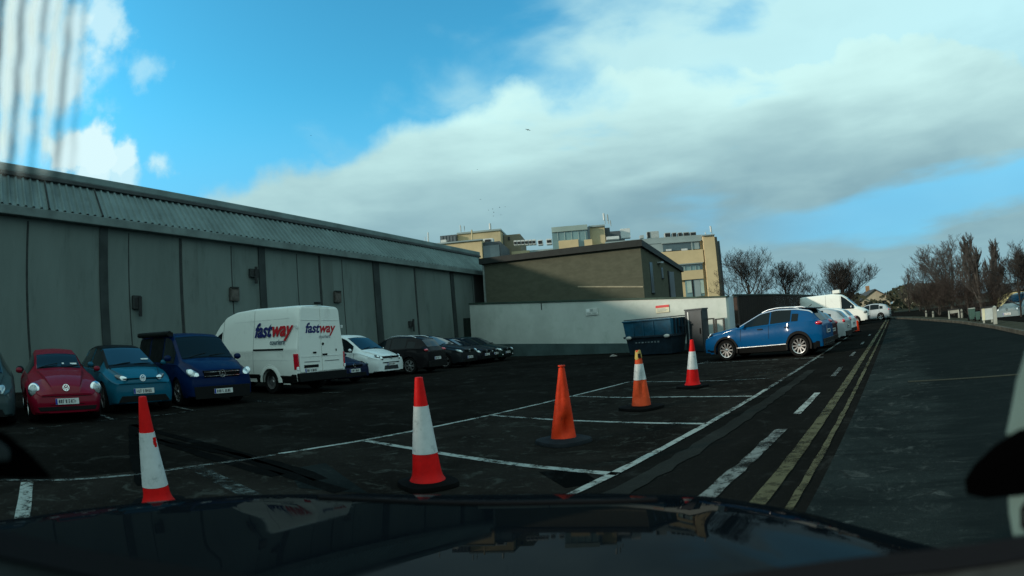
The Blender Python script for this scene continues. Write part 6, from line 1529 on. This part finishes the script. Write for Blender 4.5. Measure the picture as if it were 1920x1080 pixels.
# wiper parked low along the glass
wp = [(-22, 15.2), (-15, 16.0), (-6, 16.9), (4, 17.45), (14, 17.75)]
b = MB(); b.tube([az_(a, .62, CAMH - .62 * math.tan(radians(d_ + .3))) for a, d_ in wp], .0035, 8); b.build('wiper_blade', trimm, own, smooth=60)
pad = mat('black rubber pad', (.0008, .0008, .0009), 1.0, 0, .0, var=.3); palep = mat('pale windscreen reflection', (.075, .125, .120), .6, var=.25, vscale=9); palec = mat('white corner piece', (.09, .15, .145), .6, var=.25, vscale=9)
def pad_at(name, poly, r, mt, th=.01):
    b = MB(); P_ = [az_(a, r, CAMH - r * math.tan(radians(d_)) / 1.0) for a, d_ in poly]; Q_ = [az_(a, r + th, CAMH - (r + th) * math.tan(radians(d_))) for a, d_ in poly]
    b.prism(P_, Q_); return b.build(name, mt, own, bevel=.0015)
pad_at('corner_pad', [(-62, 5.5), (-57, 6.3), (-54.5, 7.2), (-52.3, 9.0), (-50.4, 11.2), (-50.2, 11.7), (-53, 11.6), (-57, 11.2), (-62, 11)], .34, pad); pad_at('corner_plate_or_reflection', [(-62, 7.6), (-55.2, 8.0), (-54.2, 8.8), (-54.4, 9.8), (-62, 9.8)], .335, dashm, .003)
pad_at('corner_pad', [(47.4, 17.4), (48.4, 15.9), (50.5, 14.2), (53, 12.9), (60, 11.6), (60, 18.4), (55, 18.8), (50, 19.2), (47.8, 18.8)], .34, pad); pad_at('corner_plate_or_reflection', [(54.6, 3.5), (60, 2.0), (60, 12.0), (55, 13.2), (51.6, 13.4), (52.6, 8.5)], .36, palep)  # pale plate added in place of a reflection on the windscreen
pad_at('corner_plate_or_reflection', [(52.4, 18.9), (60, 17), (60, 22), (56, 23.6), (53.6, 22.6), (52.8, 20.6)], .36, palec); b = MB(); b.tube([az_(a, .33, CAMH - .33 * math.tan(radians(d_))) for a, d_ in ((58, 17.6), (55.4, 18.6), (54.3, 20.2), (54.6, 21.6), (56, 22.3))], .0022, 8); b.build('cable', trimm, own, smooth=60)
# streaky edge band of the windscreen at the far left
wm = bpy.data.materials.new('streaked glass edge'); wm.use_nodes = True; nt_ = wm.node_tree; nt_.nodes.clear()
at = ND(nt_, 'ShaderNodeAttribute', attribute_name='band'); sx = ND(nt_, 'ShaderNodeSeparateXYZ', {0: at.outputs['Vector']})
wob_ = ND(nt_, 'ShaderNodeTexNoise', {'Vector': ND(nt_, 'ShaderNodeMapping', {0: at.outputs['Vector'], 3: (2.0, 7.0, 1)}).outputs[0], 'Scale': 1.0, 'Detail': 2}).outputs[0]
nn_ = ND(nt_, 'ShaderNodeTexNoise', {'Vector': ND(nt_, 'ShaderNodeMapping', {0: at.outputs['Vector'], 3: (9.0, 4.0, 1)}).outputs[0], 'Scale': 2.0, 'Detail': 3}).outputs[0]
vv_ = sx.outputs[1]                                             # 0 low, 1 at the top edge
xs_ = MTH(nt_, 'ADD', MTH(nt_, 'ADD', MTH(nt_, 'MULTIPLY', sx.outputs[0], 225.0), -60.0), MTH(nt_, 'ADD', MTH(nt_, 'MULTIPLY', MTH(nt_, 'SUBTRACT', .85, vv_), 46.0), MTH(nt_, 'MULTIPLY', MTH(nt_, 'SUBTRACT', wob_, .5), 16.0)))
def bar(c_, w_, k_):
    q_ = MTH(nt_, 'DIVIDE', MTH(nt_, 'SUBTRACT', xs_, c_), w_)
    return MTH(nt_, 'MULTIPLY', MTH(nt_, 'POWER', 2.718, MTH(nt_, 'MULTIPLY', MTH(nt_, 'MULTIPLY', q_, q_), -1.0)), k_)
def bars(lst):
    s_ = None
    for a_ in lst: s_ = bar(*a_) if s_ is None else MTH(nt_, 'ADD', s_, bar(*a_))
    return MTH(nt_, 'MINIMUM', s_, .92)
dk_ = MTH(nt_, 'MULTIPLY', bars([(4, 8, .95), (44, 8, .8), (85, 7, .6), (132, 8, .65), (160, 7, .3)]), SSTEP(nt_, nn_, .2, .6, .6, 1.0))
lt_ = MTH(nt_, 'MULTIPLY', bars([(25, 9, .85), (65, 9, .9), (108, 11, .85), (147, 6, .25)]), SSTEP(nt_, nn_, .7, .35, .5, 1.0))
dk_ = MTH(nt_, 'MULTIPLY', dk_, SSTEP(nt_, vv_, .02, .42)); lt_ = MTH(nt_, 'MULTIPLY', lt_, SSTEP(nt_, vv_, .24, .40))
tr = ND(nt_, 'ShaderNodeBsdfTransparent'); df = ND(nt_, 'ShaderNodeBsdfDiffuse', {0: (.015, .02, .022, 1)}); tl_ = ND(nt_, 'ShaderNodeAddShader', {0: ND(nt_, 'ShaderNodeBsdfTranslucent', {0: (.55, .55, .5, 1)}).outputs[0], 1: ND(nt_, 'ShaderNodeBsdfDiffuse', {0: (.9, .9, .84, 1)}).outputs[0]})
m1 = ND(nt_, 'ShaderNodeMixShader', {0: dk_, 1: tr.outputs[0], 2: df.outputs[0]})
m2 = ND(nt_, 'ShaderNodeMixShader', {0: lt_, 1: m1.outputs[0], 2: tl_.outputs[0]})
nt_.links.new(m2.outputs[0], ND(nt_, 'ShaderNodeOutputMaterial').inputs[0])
rows = []; uv = []
for i in range(25):
    v = i / 24; row = []
    for k in range(13):
        u = k / 12; q = ray(-60 + 225 * u, 480 - 560 * v) * .30; row.append(Vector((q.dot(CRT), q.dot(CF), q.z + CAMH))); uv.append((u, v, 0))
    rows.append(row)
b = MB(); b.grid(rows); me = b.mesh('windscreen_edge', False); at_ = me.attributes.new('band', 'FLOAT_VECTOR', 'POINT')
for i, u in enumerate(uv): at_.data[i].vector = u
addmesh('windscreen_edge', me, wm, own)
